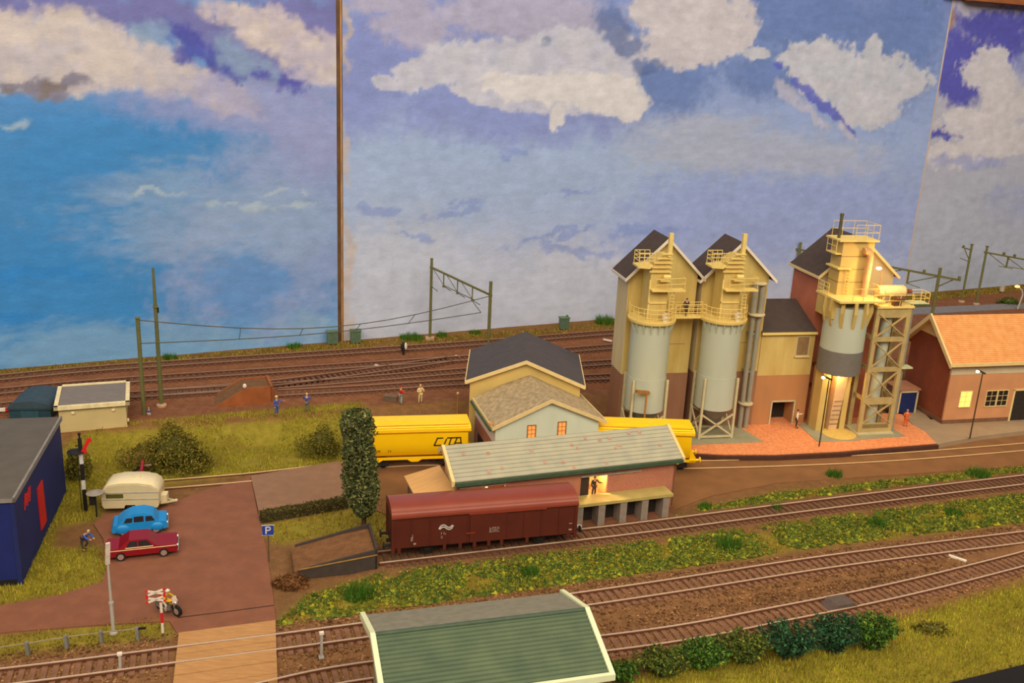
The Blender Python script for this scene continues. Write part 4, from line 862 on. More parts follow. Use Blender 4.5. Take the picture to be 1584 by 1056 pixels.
dk = part('dock_deck', MB().box(-13.5, -.9, -1.55, 0, 2.05, 2.3), mt('dock_ochre', (176, 158, 92), .8, .12, .8), t)
dpm = mt('dock_post_grey', (140, 126, 112), .8, .15)
for k in range(7): part('dock_pillar', MB().box(-1.75 - k * 1.95, -1.15 - k * 1.95, -1.45, -.1, .1, 2.05), dpm, t)
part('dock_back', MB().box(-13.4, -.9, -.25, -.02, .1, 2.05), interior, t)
part('dock_base', MB().box(-13.6, -.6, -1.6, -.02, 0, .14), mt('plinth_redbrown', (130, 82, 56), .85), t)
part('lamp_bulb', MB().ball((-16.6, .6, 3.85), .18), mt('bulb_glow', (255, 210, 140), .4), t, 60)
_s = math.radians(SHY)
def shw(u, v): return SHO[0] + u * math.cos(_s) - v * math.sin(_s), SHO[1] + u * math.sin(_s) + v * math.cos(_s)
lamp('shed_lamp', 'POINT', (*shw(-7.2, 1.0), 4.1), .05, (1, .66, .3), radius=.2)
lamp('shed_lamp_two', 'POINT', (*shw(-16.6, .9), 3.6), .02, (1, .6, .25), radius=.2)
# plywood annex with lean-to roof on the end of the shed
t = thing('shed_annex', 'low plywood annex with bare wooden roof beside the goods shed', 'annex', (*shw(SL - .2, 0), .02), SHY)
ply = mt('plywood', (214, 164, 100), .7, .1, .8, stretch=(1, 8, 1))
rp = MB(); rp.ext([(-2.75, .35, 2.95), (.15, .0, 3.75), (.15, .0, 3.9), (-2.75, .35, 3.1)], (-.0, 5.0, 0)); part('roof_panel', rp, ply, t)
part('side_wall', MB().box(-2.4, 0, .5, .7, 0, 2.9), mt('annex_wall', (120, 92, 66), .8), t); part('end_wall', MB().box(-2.5, -2.3, .5, 5.0, 0, 2.85), mt('annex_wall', (120, 92, 66), .8), t)

# ------------------------------------------------------------------ left hand buildings
t = thing('blue_shed', 'dark blue container like shed with grey roof and red door', 'shed', (-33.07, 58.9, 0), 13.5)
blue = mt('shed_blue', (24, 38, 104), .6, .12, .5); 
part('body', MB().box(-9.0, 0, 0, 14.6, 0, 6.35), blue, t)
part('roof', MB().box(-9.1, .12, -.12, 14.75, 6.3, 6.62), mt('shed_roof', (92, 86, 80), .8, .1, .8, .2), t)
part('roof_edge', MB().box(.0, .16, -.16, 14.8, 6.3, 6.68).box(-9.1, .16, -.16, -.02, 6.3, 6.6), mt('roof_edge_grey', (134, 130, 126), .7), t)
redm = mt('signal_red', (208, 34, 34), .55, .06); part('door', MB().box(-.02, .08, 5.9, 7.5, 1.0, 4.4), redm, t)
gr = MB()
for k in range(5): gr.bar((.04, 2.3 + k * .35, 4.5 + .15 * (k % 2)), (.04, 2.75 + k * .35, 5.55 - .1 * k % .3), .05, .14)
gr.bar((.04, 2.4, 4.75), (.04, 4.1, 4.95), .05, .12).bar((.04, 2.6, 5.2), (.04, 4.3, 5.4), .05, .12); part('painted_scrawl', gr, redm, t)
part('corner_post', MB().box(-.25, .05, -.06, .2, 0, 6.3), mt('shed_blue_dark', (28, 40, 96), .6), t)
part('base_skirt', MB().box(-9.02, -.1, -.05, .0, 0, .4), black_m, t)

t = thing('hut', 'small beige hut with flat grey roof and cream edging', 'hut', (-40.85, 81.8, .55), 21)
hutm = mt('hut_beige', (202, 182, 128), .75, .08, .5); part('body', MB().box(0, 5.7, 0, 5.4, 0, 3.3), hutm, t)
part('roof', MB().box(-.1, 5.8, -.1, 5.6, 3.3, 3.46), mt('hut_roof', (122, 114, 110), .85, .08, 1.5), t)
e = MB(); e.box(-.35, 6.05, -.35, 0.0, 3.2, 3.56).box(-.35, 6.05, 5.45, 5.8, 3.2, 3.56).box(-.35, 0, -.35, 5.8, 3.2, 3.56).box(5.7, 6.05, -.35, 5.8, 3.2, 3.56); part('roof_edging', e, mt('hut_cream', (230, 214, 166), .6), t)
for x in (1.2, 4.6): part('wall_vent', MB().ball((x, -.05, 2.75), .2, .12, .16), mt('hut_cream', (230, 214, 166), .6), t, 60)
part('side_vent', MB().ball((5.8, .3, 1.5), .12, .2, .2), mt('hut_cream', (230, 214, 166), .6), t, 60)

t = thing('goods_van', 'dark teal van body with rounded roof behind the blue shed', 'van body', (*at(49, 664, .5), .3), 8)
teal = mt('van_teal', (34, 66, 78), .6); part('body', MB().box(-1.85, 1.85, 0, 4.2, 0, 2.3), teal, t)
prof = [(1.95 * math.cos(a), 2.3 + .75 * math.sin(a)) for a in np.linspace(0, math.pi, 14)]
part('roof', MB().ext([(p[0], -.1, p[1]) for p in prof], (0, 4.4, 0)), mt('van_roof', (54, 72, 84), .7), t, 30)
part('roof_rim', MB().box(-1.98, 1.98, -.14, -.02, 2.2, 2.36), teal, t); part('door', MB().box(-.8, .8, -.05, 0, .2, 2.1), mt('van_door', (40, 78, 90), .6), t)
b = thing('barrier', 'red and white striped barrier pole beside the dark teal van', 'barrier', (*at(-8, 652, 1.0), 1.0), 20)
for k in range(5): part('stripe', MB().box(-2.2 + k * .8, -1.4 + k * .8, -.1, .1, 1.0, 1.3), redm if k % 2 == 0 else white_trim, b)
part('post', MB().box(-2.4, -2.1, -.2, .2, 0, 1.5), white_trim, b)

# ------------------------------------------------------------------ shelter in the foreground
t = thing('platform_shelter', 'shelter with green ribbed roof and cream verges in the foreground', 'shelter', (-6.6, 44.52, 0), 16.6)
gb1 = mt('roof_green', (104, 120, 92), .7, .08, .6, col2=(86, 104, 84)); cream2 = mt('cream_verge', (226, 232, 190), .6, .04)
LR = 12.03; sl = 1.3 / 4.0
n = 15
for i in range(n):
    a0, a1 = 4.0 * i / n, 4.0 * (i + 1) / n
    mb = MB(); mb.ext([(.1, -a0, 7 - sl * a0 - .05), (.1, -a1 + .02, 7 - sl * a1 - .05), (.1, -a1 + .02, 7 - sl * a1 + .14), (.1, -a0, 7 - sl * a0 + .04)], (LR - .2, 0, 0)); part('roof_board', mb, gb1, t)
mb = MB(); mb.ext([(.1, 0, 6.95), (.1, 4.0, 5.6), (.1, 4.0, 5.75), (.1, 0, 7.1)], (LR - .2, 0, 0)); part('rear_roof', mb, mt('roof_green_sheen', (132, 128, 112), .6), t)  # rear slope coloured greyer to paint in its reflection at a shallow angle
part('ridge_cap', MB().cyl((.1, 0, 7.08), (LR - .1, 0, 7.08), .14, n=10), mt('ridge_green', (66, 84, 66), .6), t, 40)
for xx in (-.16, LR - .1):
    v = MB(); v.ext([(xx, .0, 6.8), (xx, -4.2, 6.8 - sl * 4.2), (xx, -4.2, 7.2 - sl * 4.2), (xx, .0, 7.22)], (.28, 0, 0)).ext([(xx, 0, 6.8), (xx, 4.2, 5.42), (xx, 4.2, 5.84), (xx, 0, 7.22)], (.28, 0, 0)); part('verge_board', v, cream2, t)
part('eave_board', MB().box(-.16, LR + .18, -4.3, -4.05, 5.45, 5.82), cream2, t)
part('wall', MB().box(.5, LR - .5, -3.4, 3.2, 0, 5.5), mt('shelter_wall', (150, 146, 124), .8), t)

# ------------------------------------------------------------------ lettering
def strokes(paths, w, y, th=.02):
    mb = MB()
    for pth in paths:
        for a, b in zip(pth[:-1], pth[1:]):
            d = Vector((b[0] - a[0], 0, b[1] - a[1])); e = d.normalized() * (w * .35); mb.bar((a[0] - e.x, y, a[1] - e.z), (b[0] + e.x, y, b[1] + e.z), th, w, up=(0, 0, 1)) if abs(d.x) > 1e-6 else mb.bar((a[0], y, a[1] - w * .35), (b[0], y, b[1] + w * .35), w, th)
    return mb


def axle(parent, x, r=.55, y=.82, mat=None, name='wheelset'):
    w = part(name, MB().cyl((x, -y - .06, r), (x, -y + .1, r), r, n=18).cyl((x, y - .1, r), (x, y + .06, r), r, n=18).cyl((x, -y, r), (x, y, r), .12, n=8), mat or black_m, parent, 40)
    return w


# ------------------------------------------------------------------ dark red covered wagon
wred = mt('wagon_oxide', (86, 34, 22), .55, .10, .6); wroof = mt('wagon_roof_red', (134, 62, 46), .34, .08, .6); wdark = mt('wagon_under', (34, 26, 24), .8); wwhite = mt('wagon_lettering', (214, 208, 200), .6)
q = np.array([-1.75, 67.35]); t = thing('covered_wagon', 'dark red covered goods wagon with curved roof on the siding', 'goods wagon', (-1.62, 67.02, .48), 15.6)
hl_, hw = 7.05, 1.5
part('body', MB().box(-hl_, hl_, -hw, hw, .95, 3.55), wred, t)
pr = [(hw + .1) * math.cos(a) for a in np.linspace(0, math.pi, 17)]; pz = [3.5 + .72 * (math.sin(a) ** .8) for a in np.linspace(0, math.pi, 17)]
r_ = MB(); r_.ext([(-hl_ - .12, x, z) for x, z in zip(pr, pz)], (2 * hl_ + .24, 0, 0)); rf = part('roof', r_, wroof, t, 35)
part('roof_edge', MB().box(-hl_ - .14, hl_ + .14, -hw - .16, -hw - .02, 3.42, 3.58), wroof, rf)
for x in (-5.7, -4.3, -2.9, -1.45, 1.45, 2.9, 4.3, 5.7): part('side_rib', MB().box(x - .05, x + .05, -hw - .05, hw + .05, 1.0, 3.5), wred, t)
for s in (-1, 1):
    d = part('sliding_door', MB().box(-1.3, 1.5, s * (hw + .02) - .06, s * (hw + .02) + .06, 1.0, 3.4), wred, t); part('door_handle', MB().box(-1.6, -.9, s * (hw + .12) - .03, s * (hw + .12) + .03, 1.75, 1.82), mt('oxide_light', (140, 52, 36), .5), d)
    part('door_rail', MB().box(-1.4, 4.6, s * (hw + .1) - .05, s * (hw + .1) + .05, 3.3, 3.42), mt('oxide_light', (140, 52, 36), .5), t)
part('sole_bar', MB().box(-hl_, hl_, -1.2, 1.2, .7, .98), wdark, t)
for x in (-4.4, 4.4): axle(t, x)
for x in (-4.4, 4.4):
    for s in (-1, 1): part('axle_guard', MB().ext([(x - .5, s * 1.05, .95), (x + .5, s * 1.05, .95), (x + .2, s * 1.05, .35), (x - .2, s * 1.05, .35)], (0, .08, 0)), wdark, t)
for x in (-6.6, -3.2, -2.0, -.9, .2, 1.2, 3.2, 6.5): part('step_iron', MB().box(x - .12, x + .12, -hw - .06, -hw + .06, .55, 1.0), wred, t)
part('foot_step', MB().box(-1.0, .1, -hw - .12, -hw + .05, .42, .5), wred, t)
for s in (-1, 1):
    for y in (-.95, .95): part('buffer', MB().cyl((s * hl_, y, 1.0), (s * (hl_ + .55), y, 1.0), .11, n=8).cyl((s * (hl_ + .55), y, 1.0), (s * (hl_ + .65), y, 1.0), .27, n=12), wdark, t, 40)
    part('coupling_hook', MB().box(s * hl_ - .3, s * hl_ + .3, -.12, .12, .8, 1.0), wdark, t)
    part('corner_post', MB().box(s * hl_ - .12, s * hl_ + .12, -hw - .05, -hw + .12, .6, 3.5), wred, t); part('corner_post', MB().box(s * hl_ - .12, s * hl_ + .12, hw - .12, hw + .05, .6, 3.5), wred, t)
# operator emblem: a two-arrow wave, and small data lettering
sc_ = [(-.46, -.03), (-.36, .09), (-.2, .13), (-.06, .07), (.06, -.05), (.2, -.12), (.36, -.08), (.46, .04)]
ex, ez = -3.12, 2.42
lg = strokes([[(ex + x, ez + z + .085) for x, z in sc_], [(ex + x, ez + z - .085) for x, z in sc_]], .085, -hw - .07)
lg.ext([(ex - .58, -hw - .08, ez - .1), (ex - .32, -hw - .08, ez - .1), (ex - .46, -hw - .08, ez + .16)], (0, .02, 0)).ext([(ex + .58, -hw - .08, ez + .1), (ex + .32, -hw - .08, ez + .1), (ex + .46, -hw - .08, ez - .16)], (0, .02, 0))
part('emblem', lg, wwhite, t)
sm = MB()
def data_text(mb, x, z, rows, cols, cw=.075, ch=.07, y=-hw - .07):
    for r in range(rows):
        for c in range(cols):
            if random.random() < .82: mb.box(x + c * cw * 1.3, x + c * cw * 1.3 + cw * random.uniform(.4, 1), y - .01, y + .01, z - r * ch * 1.6, z - r * ch * 1.6 + ch)
data_text(sm, 1.0 - .9 + .1, 2.05, 4, 8, y=-hw - .10); data_text(sm, -3.5, 1.95, 2, 4); data_text(sm, -3.5, 1.65, 2, 2); data_text(sm, -5.75, 1.95, 5, 2); sm.box(-5.55, -5.35, -hw - .08, -hw - .05, 1.2, 1.32); sm.box(6.5, 6.75, -hw - .08, -hw - .05, 1.3, 1.4).box(6.5, 6.75, -hw - .08, -hw - .05, 1.85, 1.9)
part('data_lettering', sm, mt('wagon_lettering_dim', (170, 150, 138), .6), t)

# ------------------------------------------------------------------ yellow hopper wagons
yel = mt('hopper_yellow', (255, 202, 10), .4, .04, .6); yel2 = mt('hopper_yellow_rim', (255, 206, 26), .4, .04)
def hopper(loc, rz, lab, half, sign=1):
    t = thing('hopper_wagon', lab, 'hopper wagon', loc, rz, group='yellow hopper wagons'); W = 1.6
    # bulging side section, lofted along the length
    sec = [(-1.05, 1.15), (-1.3, 1.4), (-1.55, 1.95), (-1.62, 2.6), (-1.6, 3.75), (1.6, 3.75), (1.62, 2.6), (1.55, 1.95), (1.3, 1.4), (1.05, 1.15)]
    mb = MB(); n = len(sec)
    for x, k, dz in ((-half + .6, .99, .0), (-half + .9, 1, 0), (half - .9, 1, 0), (half - .6, .99, 0)):
        mb.v += [(x, p[0] * k, p[1] + dz) for p in sec]
    for r in range(3): mb.f += [(r * n + i, r * n + (i + 1) % n, (r + 1) * n + (i + 1) % n, (r + 1) * n + i) for i in range(n)]
    mb.f += [tuple(range(n - 1, -1, -1)), tuple(range(3 * n, 4 * n))]
    b = part('hopper_body', mb, yel, t, 50)
    ri = MB(); ri.ext([(-half + .35, 1.68, 3.72), (-half + .35, 1.68, 3.98), (-half + .35, 1.2, 4.2), (-half + .35, -1.2, 4.2), (-half + .35, -1.68, 3.98), (-half + .35, -1.68, 3.72)], (2 * half - .7, 0, 0)); rf = part('roof', ri, yel2, t)
    part('roof_hatch', MB().box(-half + .8, half - .8, -.5, .5, 4.2, 4.27), yel2, rf); part('rim_strip', MB().box(-half + .33, half - .33, -1.72, 1.72, 3.66, 3.74), mt('hopper_yellow_dark', (204, 140, 12), .5), t)
    part('rivet_row', [x for x in [MB()]][0].box(-half + .5, half - .5, -1.30, -1.24, 4.18, 4.23).box(-half + .5, half - .5, -1.56, -1.5, 4.02, 4.08), mt('hopper_yellow_dark', (204, 140, 12), .5), rf)
    part('sole_bar', MB().box(-half, half, -1.5, -1.3, 1.0, 1.2).box(-half, half, 1.3, 1.5, 1.0, 1.2), yel, t)
    for x in (-half + 1.9, 0, half - 1.9):
        part('frame_gusset', MB().ext([(x - .65, -1.52, 1.02), (x + .65, -1.52, 1.02), (x + .3, -1.52, .78), (x - .3, -1.52, .78)], (0, .1, 0)), yel, t)
    for s in (-1, 1):
        part('end_panel', MB().ext([(s * (half - .55), -1.35, 1.15), (s * half, -1.35, 1.15), (s * half, -1.35, 1.45), (s * (half - .6), -1.35, 2.4)], (0, 2.7, 0)), yel, t)
        part('end_platform', MB().box(min(s * half, s * (half - .6)), max(s * half, s * (half - .6)), -1.5, 1.5, .98, 1.18), yel, t)
        for y in (-.95, .95): part('buffer', MB().cyl((s * half, y, 1.05), (s * (half + .45), y, 1.05), .12, n=8).cyl((s * (half + .45), y, 1.05), (s * (half + .55), y, 1.05), .28, n=12), yel2, t, 40)
        for k in (-.55, .55): axle(t, s * (half - 1.9) + k * 1.3, r=.5)
        part('bogie_frame', MB().box(s * (half - 1.9) - 1.2, s * (half - 1.9) + 1.2, -1.2, -1.0, .3, .85).box(s * (half - 1.9) - 1.2, s * (half - 1.9) + 1.2, 1.0, 1.2, .3, .85), wdark, t)
    return t
hop = hopper((-8.56, 81.92, .14), 11.5, 'yellow hopper wagon with black CITA lettering, partly behind the poplar', 5.4)
blk = mt('lettering_black', (28, 20, 16), .6)
# C I T A with slanted strokes
part('lettering', strokes([[(x - .35, z - .12) for x, z in pth] for pth in [[(2.85, 3.2), (2.36, 3.2), (2.08, 2.5), (2.76, 2.5)], [(2.96, 2.5), (3.18, 3.08)], [(3.26, 3.2), (4.42, 3.2)], [(3.6, 3.15), (3.41, 2.5), (3.8, 2.5)], [(3.87, 2.5), (4.13, 3.15)], [(4.45, 3.2), (4.54, 2.48)], [(4.02, 2.68), (4.44, 2.68)]]], .10, -1.655), blk, hop)
sm = MB(); data_text(sm, -3.6, 1.95, 2, 6, .07, .07, -1.60); data_text(sm, -2.4, 1.95, 2, 3, .07, .06, -1.60); sm.box(-3.9, -3.6, -1.6, -1.57, 1.6, 1.66); part('data_lettering', sm, blk, hop)
hopper((11.7, 84.05, .14), 2.5, 'yellow hopper wagon emerging on the right of the loading house', 5.75)

# ------------------------------------------------------------------ road vehicles
glass = mt('car_glass', (46, 40, 44), .15); chrome = mt('chrome', (220, 214, 206), .2, .03, metal=.8); tyre = mt('tyre', (24, 22, 22), .8)
def car(name, lab, loc, rz, body, prof, cab, W, wins, wx, L):
    """prof: lower body side profile, cab: cabin side profile; both lofted across the width"""
    t = thing(name, lab, 'car', loc, rz, group='cars on the car park')
    def loft(poly, w0, w1, zc):
        n = len(poly); mb = MB(); zs_ = [p[1] for p in poly]; lo, hi = min(zs_), max(zs_)
        wd = lambda z: w0 + (w1 - w0) * (z - lo) / (hi - lo)
        mb.v = [(p[0], -wd(p[1]), p[1]) for p in poly] + [(p[0], wd(p[1]), p[1]) for p in poly]
        mb.f = [tuple(range(n - 1, -1, -1)), tuple(range(n, 2 * n))] + [(i, (i + 1) % n, (i + 1) % n + n, i + n) for i in range(n)]; return mb, wd
    mb, _ = loft(prof, W, W * .97, 0); part('body', mb, body, t, 25)
    mb, wd = loft(cab, W * .96, W * .78, 0); cb = part('cabin', mb, body, t, 25)
    for (xa, xb, xc, xd, za, zb) in wins:
        for s in (-1, 1):
            g = MB(); ya = s * (wd(za) + .012); yb = s * (wd(zb) + .012); g.ext([(xa, ya, za), (xb, ya, za), (xc, yb, zb), (xd, yb, zb)], (0, s * .015, 0)); part('side_window', g, glass, cb)
    for k in (0, 1):
        p, q_ = (cab[0], cab[1]) if k == 0 else (cab[-1], cab[-2])
        lo, hi = (p, q_) if p[1] < q_[1] else (q_, p); f = lambda a: (lo[0] + (hi[0] - lo[0]) * a, lo[1] + (hi[1] - lo[1]) * a); A, B = f(.15), f(.85)
        off = -.02 if k == 0 else .02
        g = MB(); g.ext([(A[0] + off, -wd(A[1]) * .86, A[1]), (A[0] + off, wd(A[1]) * .86, A[1]), (B[0] + off, wd(B[1]) * .86, B[1]), (B[0] + off, -wd(B[1]) * .86, B[1])], (off, 0, .012)); part('windscreen', g, glass, cb)
    for x in wx:
        for s in (-1, 1):
            wl = part('wheel', MB().cyl((x, s * (W + .02), .34), (x, s * (W - .22), .34), .34, n=16), tyre, t, 40); part('hub_cap', MB().cyl((x, s * (W + .05), .34), (x, s * (W - .02), .34), .22, n=14), chrome, wl, 40)
    for x in (prof[0][0], L): part('bumper', MB().box(x - .07, x + .09, -W * .95, W * .95, .38, .52), chrome, t)
    for s in (-1, 1): part('headlamp', MB().cyl((L - .02, s * W * .72, .72), (L + .06, s * W * .72, .72), .13, n=12), chrome, t, 40)
    return t
cred = mt('car_red', (132, 16, 28), .3, .04); cblue = mt('car_blue', (28, 134, 206), .4, .05)
rc = car('sedan_car', 'dark red four door saloon car parked beside the lamp post', (-26.55, 63.75, .1), 18.5, cred,
    [(-2.45, .35), (2.4, .35), (2.5, .6), (2.42, .88), (.9, .98), (-1.3, .98), (-2.4, .92), (-2.52, .65)], [(1.05, .95), (.45, 1.5), (-.85, 1.52), (-1.6, .95)], .98,
    [(-1.05, -.3, -.3, -.8, 1.02, 1.42), (-.2, .75, .38, -.2, 1.02, 1.42)], (-1.45, 1.5), 2.46)
part('side_trim', MB().box(-2.45, 2.4, -1.0, -.96, .82, .87).box(-1.1, .8, -1.0, -.93, .96, 1.0), mt('car_trim', (226, 200, 150), .4), rc)
bc = car('beetle_car', 'bright blue rounded small car parked behind the red saloon', (-28.0, 67.2, .1), 19, cblue,
    [(-1.95, .35), (1.85, .35), (2.0, .6), (1.9, .95), (1.0, 1.02), (-1.2, 1.02), (-1.9, .9), (-2.05, .6)], [(1.35, .98), (1.0, 1.45), (.3, 1.72), (-.5, 1.68), (-1.15, 1.38), (-1.6, .98)], .92,
    [(-1.15, -.55, -.5, -.95, 1.08, 1.42), (-.42, .28, .28, -.42, 1.08, 1.5), (.42, 1.1, .85, .42, 1.08, 1.46)], (-1.2, 1.15), 1.95)
for s in (-1, 1): part('fender', MB().ball((1.25, s * .82, .55), .55, .22, .42).ball((-1.25, s * .82, .55), .6, .22, .45), cblue, bc, 60)

t = thing('caravan', 'cream touring caravan with rounded roof beside the grass bank', 'caravan', (-29.95, 71.0, .12), 9)
cvm = mt('caravan_cream', (206, 192, 150), .45, .04); cvr = mt('caravan_roof', (226, 212, 172), .45, .03)
pf = [(-2.05, .35), (-.55, .35), (-.42, .62), (.3, .62), (.45, .35), (2.0, .35), (2.15, .6), (2.15, 1.6), (2.0, 2.0), (1.6, 2.3), (.6, 2.48), (-.8, 2.48), (-1.7, 2.3), (-2.1, 1.9), (-2.2, 1.2), (-2.2, .6)]
part('body', MB().ext([(x, -1.15, z) for x, z in pf], (0, 2.3, 0)), cvm, t, 20)
rf_ = [(2.16, 1.55), (2.02, 2.02), (1.62, 2.34), (.6, 2.53), (-.8, 2.53), (-1.72, 2.34), (-2.13, 1.92), (-2.22, 1.5)]
mb = MB(); n = len(rf_)
for y, dz in ((-1.17, -.16), (-1.0, .0), (1.0, 0), (1.17, -.16)): mb.v += [(x, y, z + (dz if 0 < i < n - 1 else 0)) for i, (x, z) in enumerate(rf_)]
for r in range(3): mb.f += [(r * n + i, (r + 1) * n + i, (r + 1) * n + i + 1, r * n + i + 1) for i in range(n - 1)]
part('roof', mb, cvr, t, 60); part('roof_hatch', MB().box(.2, .6, -.2, .2, 2.5, 2.6), cvr, t)
for z in (1.1, 1.68): part('belt_strip', MB().box(-2.23, 2.17, -1.2, -1.14, z, z + .07), mt('strip_silver', (170, 168, 166), .4), t)
part('window', MB().box(-1.85, -.55, -1.18, -1.14, 1.25, 1.6), mt('caravan_window', (84, 84, 34), .3), t)
part('door', MB().box(1.0, 1.75, 1.14, 1.2, .4, 2.0), cvr, t)
for s in (-1, 1): part('wheel', MB().cyl((-.05, s * 1.05, .34), (-.05, s * .8, .34), .34, n=14), tyre, t, 40)
part('drawbar', MB().bar((2.1, -.5, .4), (3.2, 0, .38), .12).bar((2.1, .5, .4), (3.2, 0, .38), .12).ball((3.25, 0, .4), .14), cvm, t); part('gas_box', MB().box(2.15, 2.6, -.4, .4, .4, 1.05), cvr, t)


# ------------------------------------------------------------------ people
def skin_mesh(name, joints, edges, rad, mat, parent, sub=1):
    me = bpy.data.meshes.new(name); me.from_pydata([joints[k] for k in joints], [(list(joints).index(a), list(joints).index(b)) for a, b in edges], [])
    o = bpy.data.objects.new(name, me); COL.objects.link(o); o.parent = parent
    md = o.modifiers.new('skin', 'SKIN'); md.use_smooth_shade = True
    for i, k in enumerate(joints):
        r = rad[k]; me.skin_vertices[0].data[i].radius = (r, r) if not isinstance(r, tuple) else r
    root = 'pelvis' if 'pelvis' in joints else list(joints)[0]; me.skin_vertices[0].data[list(joints).index(root)].use_root = True
    if sub: s = o.modifiers.new('sub', 'SUBSURF'); s.levels = sub; s.render_levels = sub
    me.materials.append(mat); return o


skin_m = mt('skin_tone', (214, 160, 122), .6, .03)
def person(label, loc, rz, shirt, trousers, pose='stand', hat=None, hair=(70, 48, 30), size=1.0, shoes=(40, 32, 28), scale=2.02):
    """figure 1 unit tall, scaled to H0"""
    t = thing('person', label, 'person', loc, rz, scale=scale * size)
    J = dict(pelvis=(0, 0, .52), waist=(0, .0, .60), chest=(0, .0, .73), neck=(0, .0, .835), head0=(0, -.005, .875), head1=(0, -.01, .945))
    for s, n in ((-1, 'l'), (1, 'r')):
        J['sh' + n] = (s * .105, 0, .795); J['el' + n] = (s * .145, .01, .635); J['wr' + n] = (s * .15, -.04, .49)
        J['hip' + n] = (s * .055, 0, .49); J['kn' + n] = (s * .07, -.012, .28); J['an' + n] = (s * .075, .01, .06); J['toe' + n] = (s * .08, -.085, .025)
    if pose == 'reach':
        J['elr'] = (.19, -.09, .68); J['wrr'] = (.24, -.23, .72)
    if pose == 'elbows':
        J['ell'] = (-.19, -.02, .66); J['wrl'] = (-.11, -.16, .66); J['elr'] = (.19, -.02, .66); J['wrr'] = (.11, -.16, .68)
    if pose == 'bend':
        for k, (dy, dz) in dict(waist=(-.05, -.01), chest=(-.14, -.05), neck=(-.23, -.09), head0=(-.27, -.10), head1=(-.325, -.085)).items(): J[k] = (J[k][0], J[k][1] + dy, J[k][2] + dz)
        for s, n in ((-1, 'l'), (1, 'r')): J['sh' + n] = (s * .1, -.19, .70); J['el' + n] = (s * .13, -.32, .62); J['wr' + n] = (s * .08, -.46, .60); J['kn' + n] = (s * .08, -.03 - .06 * s, .28); J['an' + n] = (s * .085, .07 * s + .02, .06); J['toe' + n] = (s * .085, .07 * s - .075, .025)
    if pose == 'walk':
        J['knl'] = (-.06, -.07, .29); J['anl'] = (-.06, -.10, .06); J['toel'] = (-.06, -.19, .03); J['knr'] = (.06, .01, .28); J['anr'] = (.06, .12, .075); J['toer'] = (.06, .04, .03); J['ell'] = (-.15, .06, .64); J['wrl'] = (-.14, .03, .5)
    if pose == 'ride':
        for k, (dy, dz) in dict(waist=(-.02, 0), chest=(-.08, -.02), neck=(-.13, -.035), head0=(-.15, -.035), head1=(-.17, -.03)).items(): J[k] = (J[k][0], J[k][1] + dy, J[k][2] + dz)
        for s, n in ((-1, 'l'), (1, 'r')): J['sh' + n] = (s * .105, -.11, .765); J['el' + n] = (s * .18, -.21, .66); J['wr' + n] = (s * .15, -.36, .645); J['hip' + n] = (s * .06, 0, .5); J['kn' + n] = (s * .12, -.21, .42); J['an' + n] = (s * .12, -.12, .22); J['toe' + n] = (s * .12, -.21, .19)
    R = dict(pelvis=(.075, .06), waist=(.068, .05), chest=(.088, .058), neck=.032, head0=.046, head1=.05)
    for n in 'lr': R.update({'sh' + n: .036, 'el' + n: .026, 'wr' + n: .019, 'hip' + n: .05, 'kn' + n: .034, 'an' + n: .022, 'toe' + n: .016})
    E = [('pelvis', 'waist'), ('waist', 'chest'), ('chest', 'neck'), ('neck', 'head0'), ('head0', 'head1')]
    for n in 'lr': E += [('chest', 'sh' + n), ('sh' + n, 'el' + n), ('el' + n, 'wr' + n), ('pelvis', 'hip' + n), ('hip' + n, 'kn' + n), ('kn' + n, 'an' + n), ('an' + n, 'toe' + n)]
    skin_mesh('body', J, E, R, skin_m, t)
    def cloth(name, keys, edges, grow, col):
        jj = {k: J[k] for k in keys}; rr = {k: ((max(R[k]) * grow * .98,) * 2 if isinstance(R[k], tuple) else R[k] * grow + .006) for k in keys}
        return skin_mesh(name, jj, edges, rr, mt('cloth_%d_%d_%d' % col, col, .85, .08, 6), t)
    cloth('jacket', ['pelvis', 'waist', 'chest', 'shl', 'ell', 'wrl', 'shr', 'elr', 'wrr'], [('pelvis', 'waist'), ('waist', 'chest'), ('chest', 'shl'), ('shl', 'ell'), ('ell', 'wrl'), ('chest', 'shr'), ('shr', 'elr'), ('elr', 'wrr')], 1.12, shirt)
    cloth('trousers', ['pelvis', 'hipl', 'knl', 'anl', 'hipr', 'knr', 'anr'], [('pelvis', 'hipl'), ('hipl', 'knl'), ('knl', 'anl'), ('pelvis', 'hipr'), ('hipr', 'knr'), ('knr', 'anr')], 1.12, trousers)
    for n in 'lr':
        a, b = Vector(J['an' + n]), Vector(J['toe' + n]); part('shoe', MB().ball((b + (a - b) * .4 + Vector((0, 0, -.018))), .032, .07, .028, 8, 5), mt('shoe_%d_%d_%d' % shoes, shoes, .6), t, 60)
        # palm and five bent fingers, thumb leaving the side of the palm
        w_ = Vector(J['wr' + n]); d_ = (w_ - Vector(J['el' + n])).normalized(); sd = d_.cross(Vector((0, 0, 1))); sd = sd.normalized() if sd.length > .1 else Vector((1, 0, 0)); up = sd.cross(d_).normalized()
        hd = MB(); hd.bar(w_ - d_ * .005, w_ + d_ * .045, .038, .016, up=up)
        for k, ln in enumerate((.034, .04, .038, .03)):
            p0 = w_ + d_ * .043 + sd * (-.0145 + k * .0097); p1 = p0 + d_ * ln * .55; p2 = p1 + (d_ * .6 - up * .75) * ln * .5; hd.cyl(p0, p1, .0045, n=5).cyl(p1, p2, .0042, .0035, n=5)
        p0 = w_ + d_ * .015 - sd * .018; p1 = p0 + (d_ * .7 - sd * .7) * .024; hd.cyl(p0, p1, .0055, n=5).cyl(p1, p1 + d_ * .02 - up * .006, .0048, .004, n=5); part('hand', hd, skin_m, t)
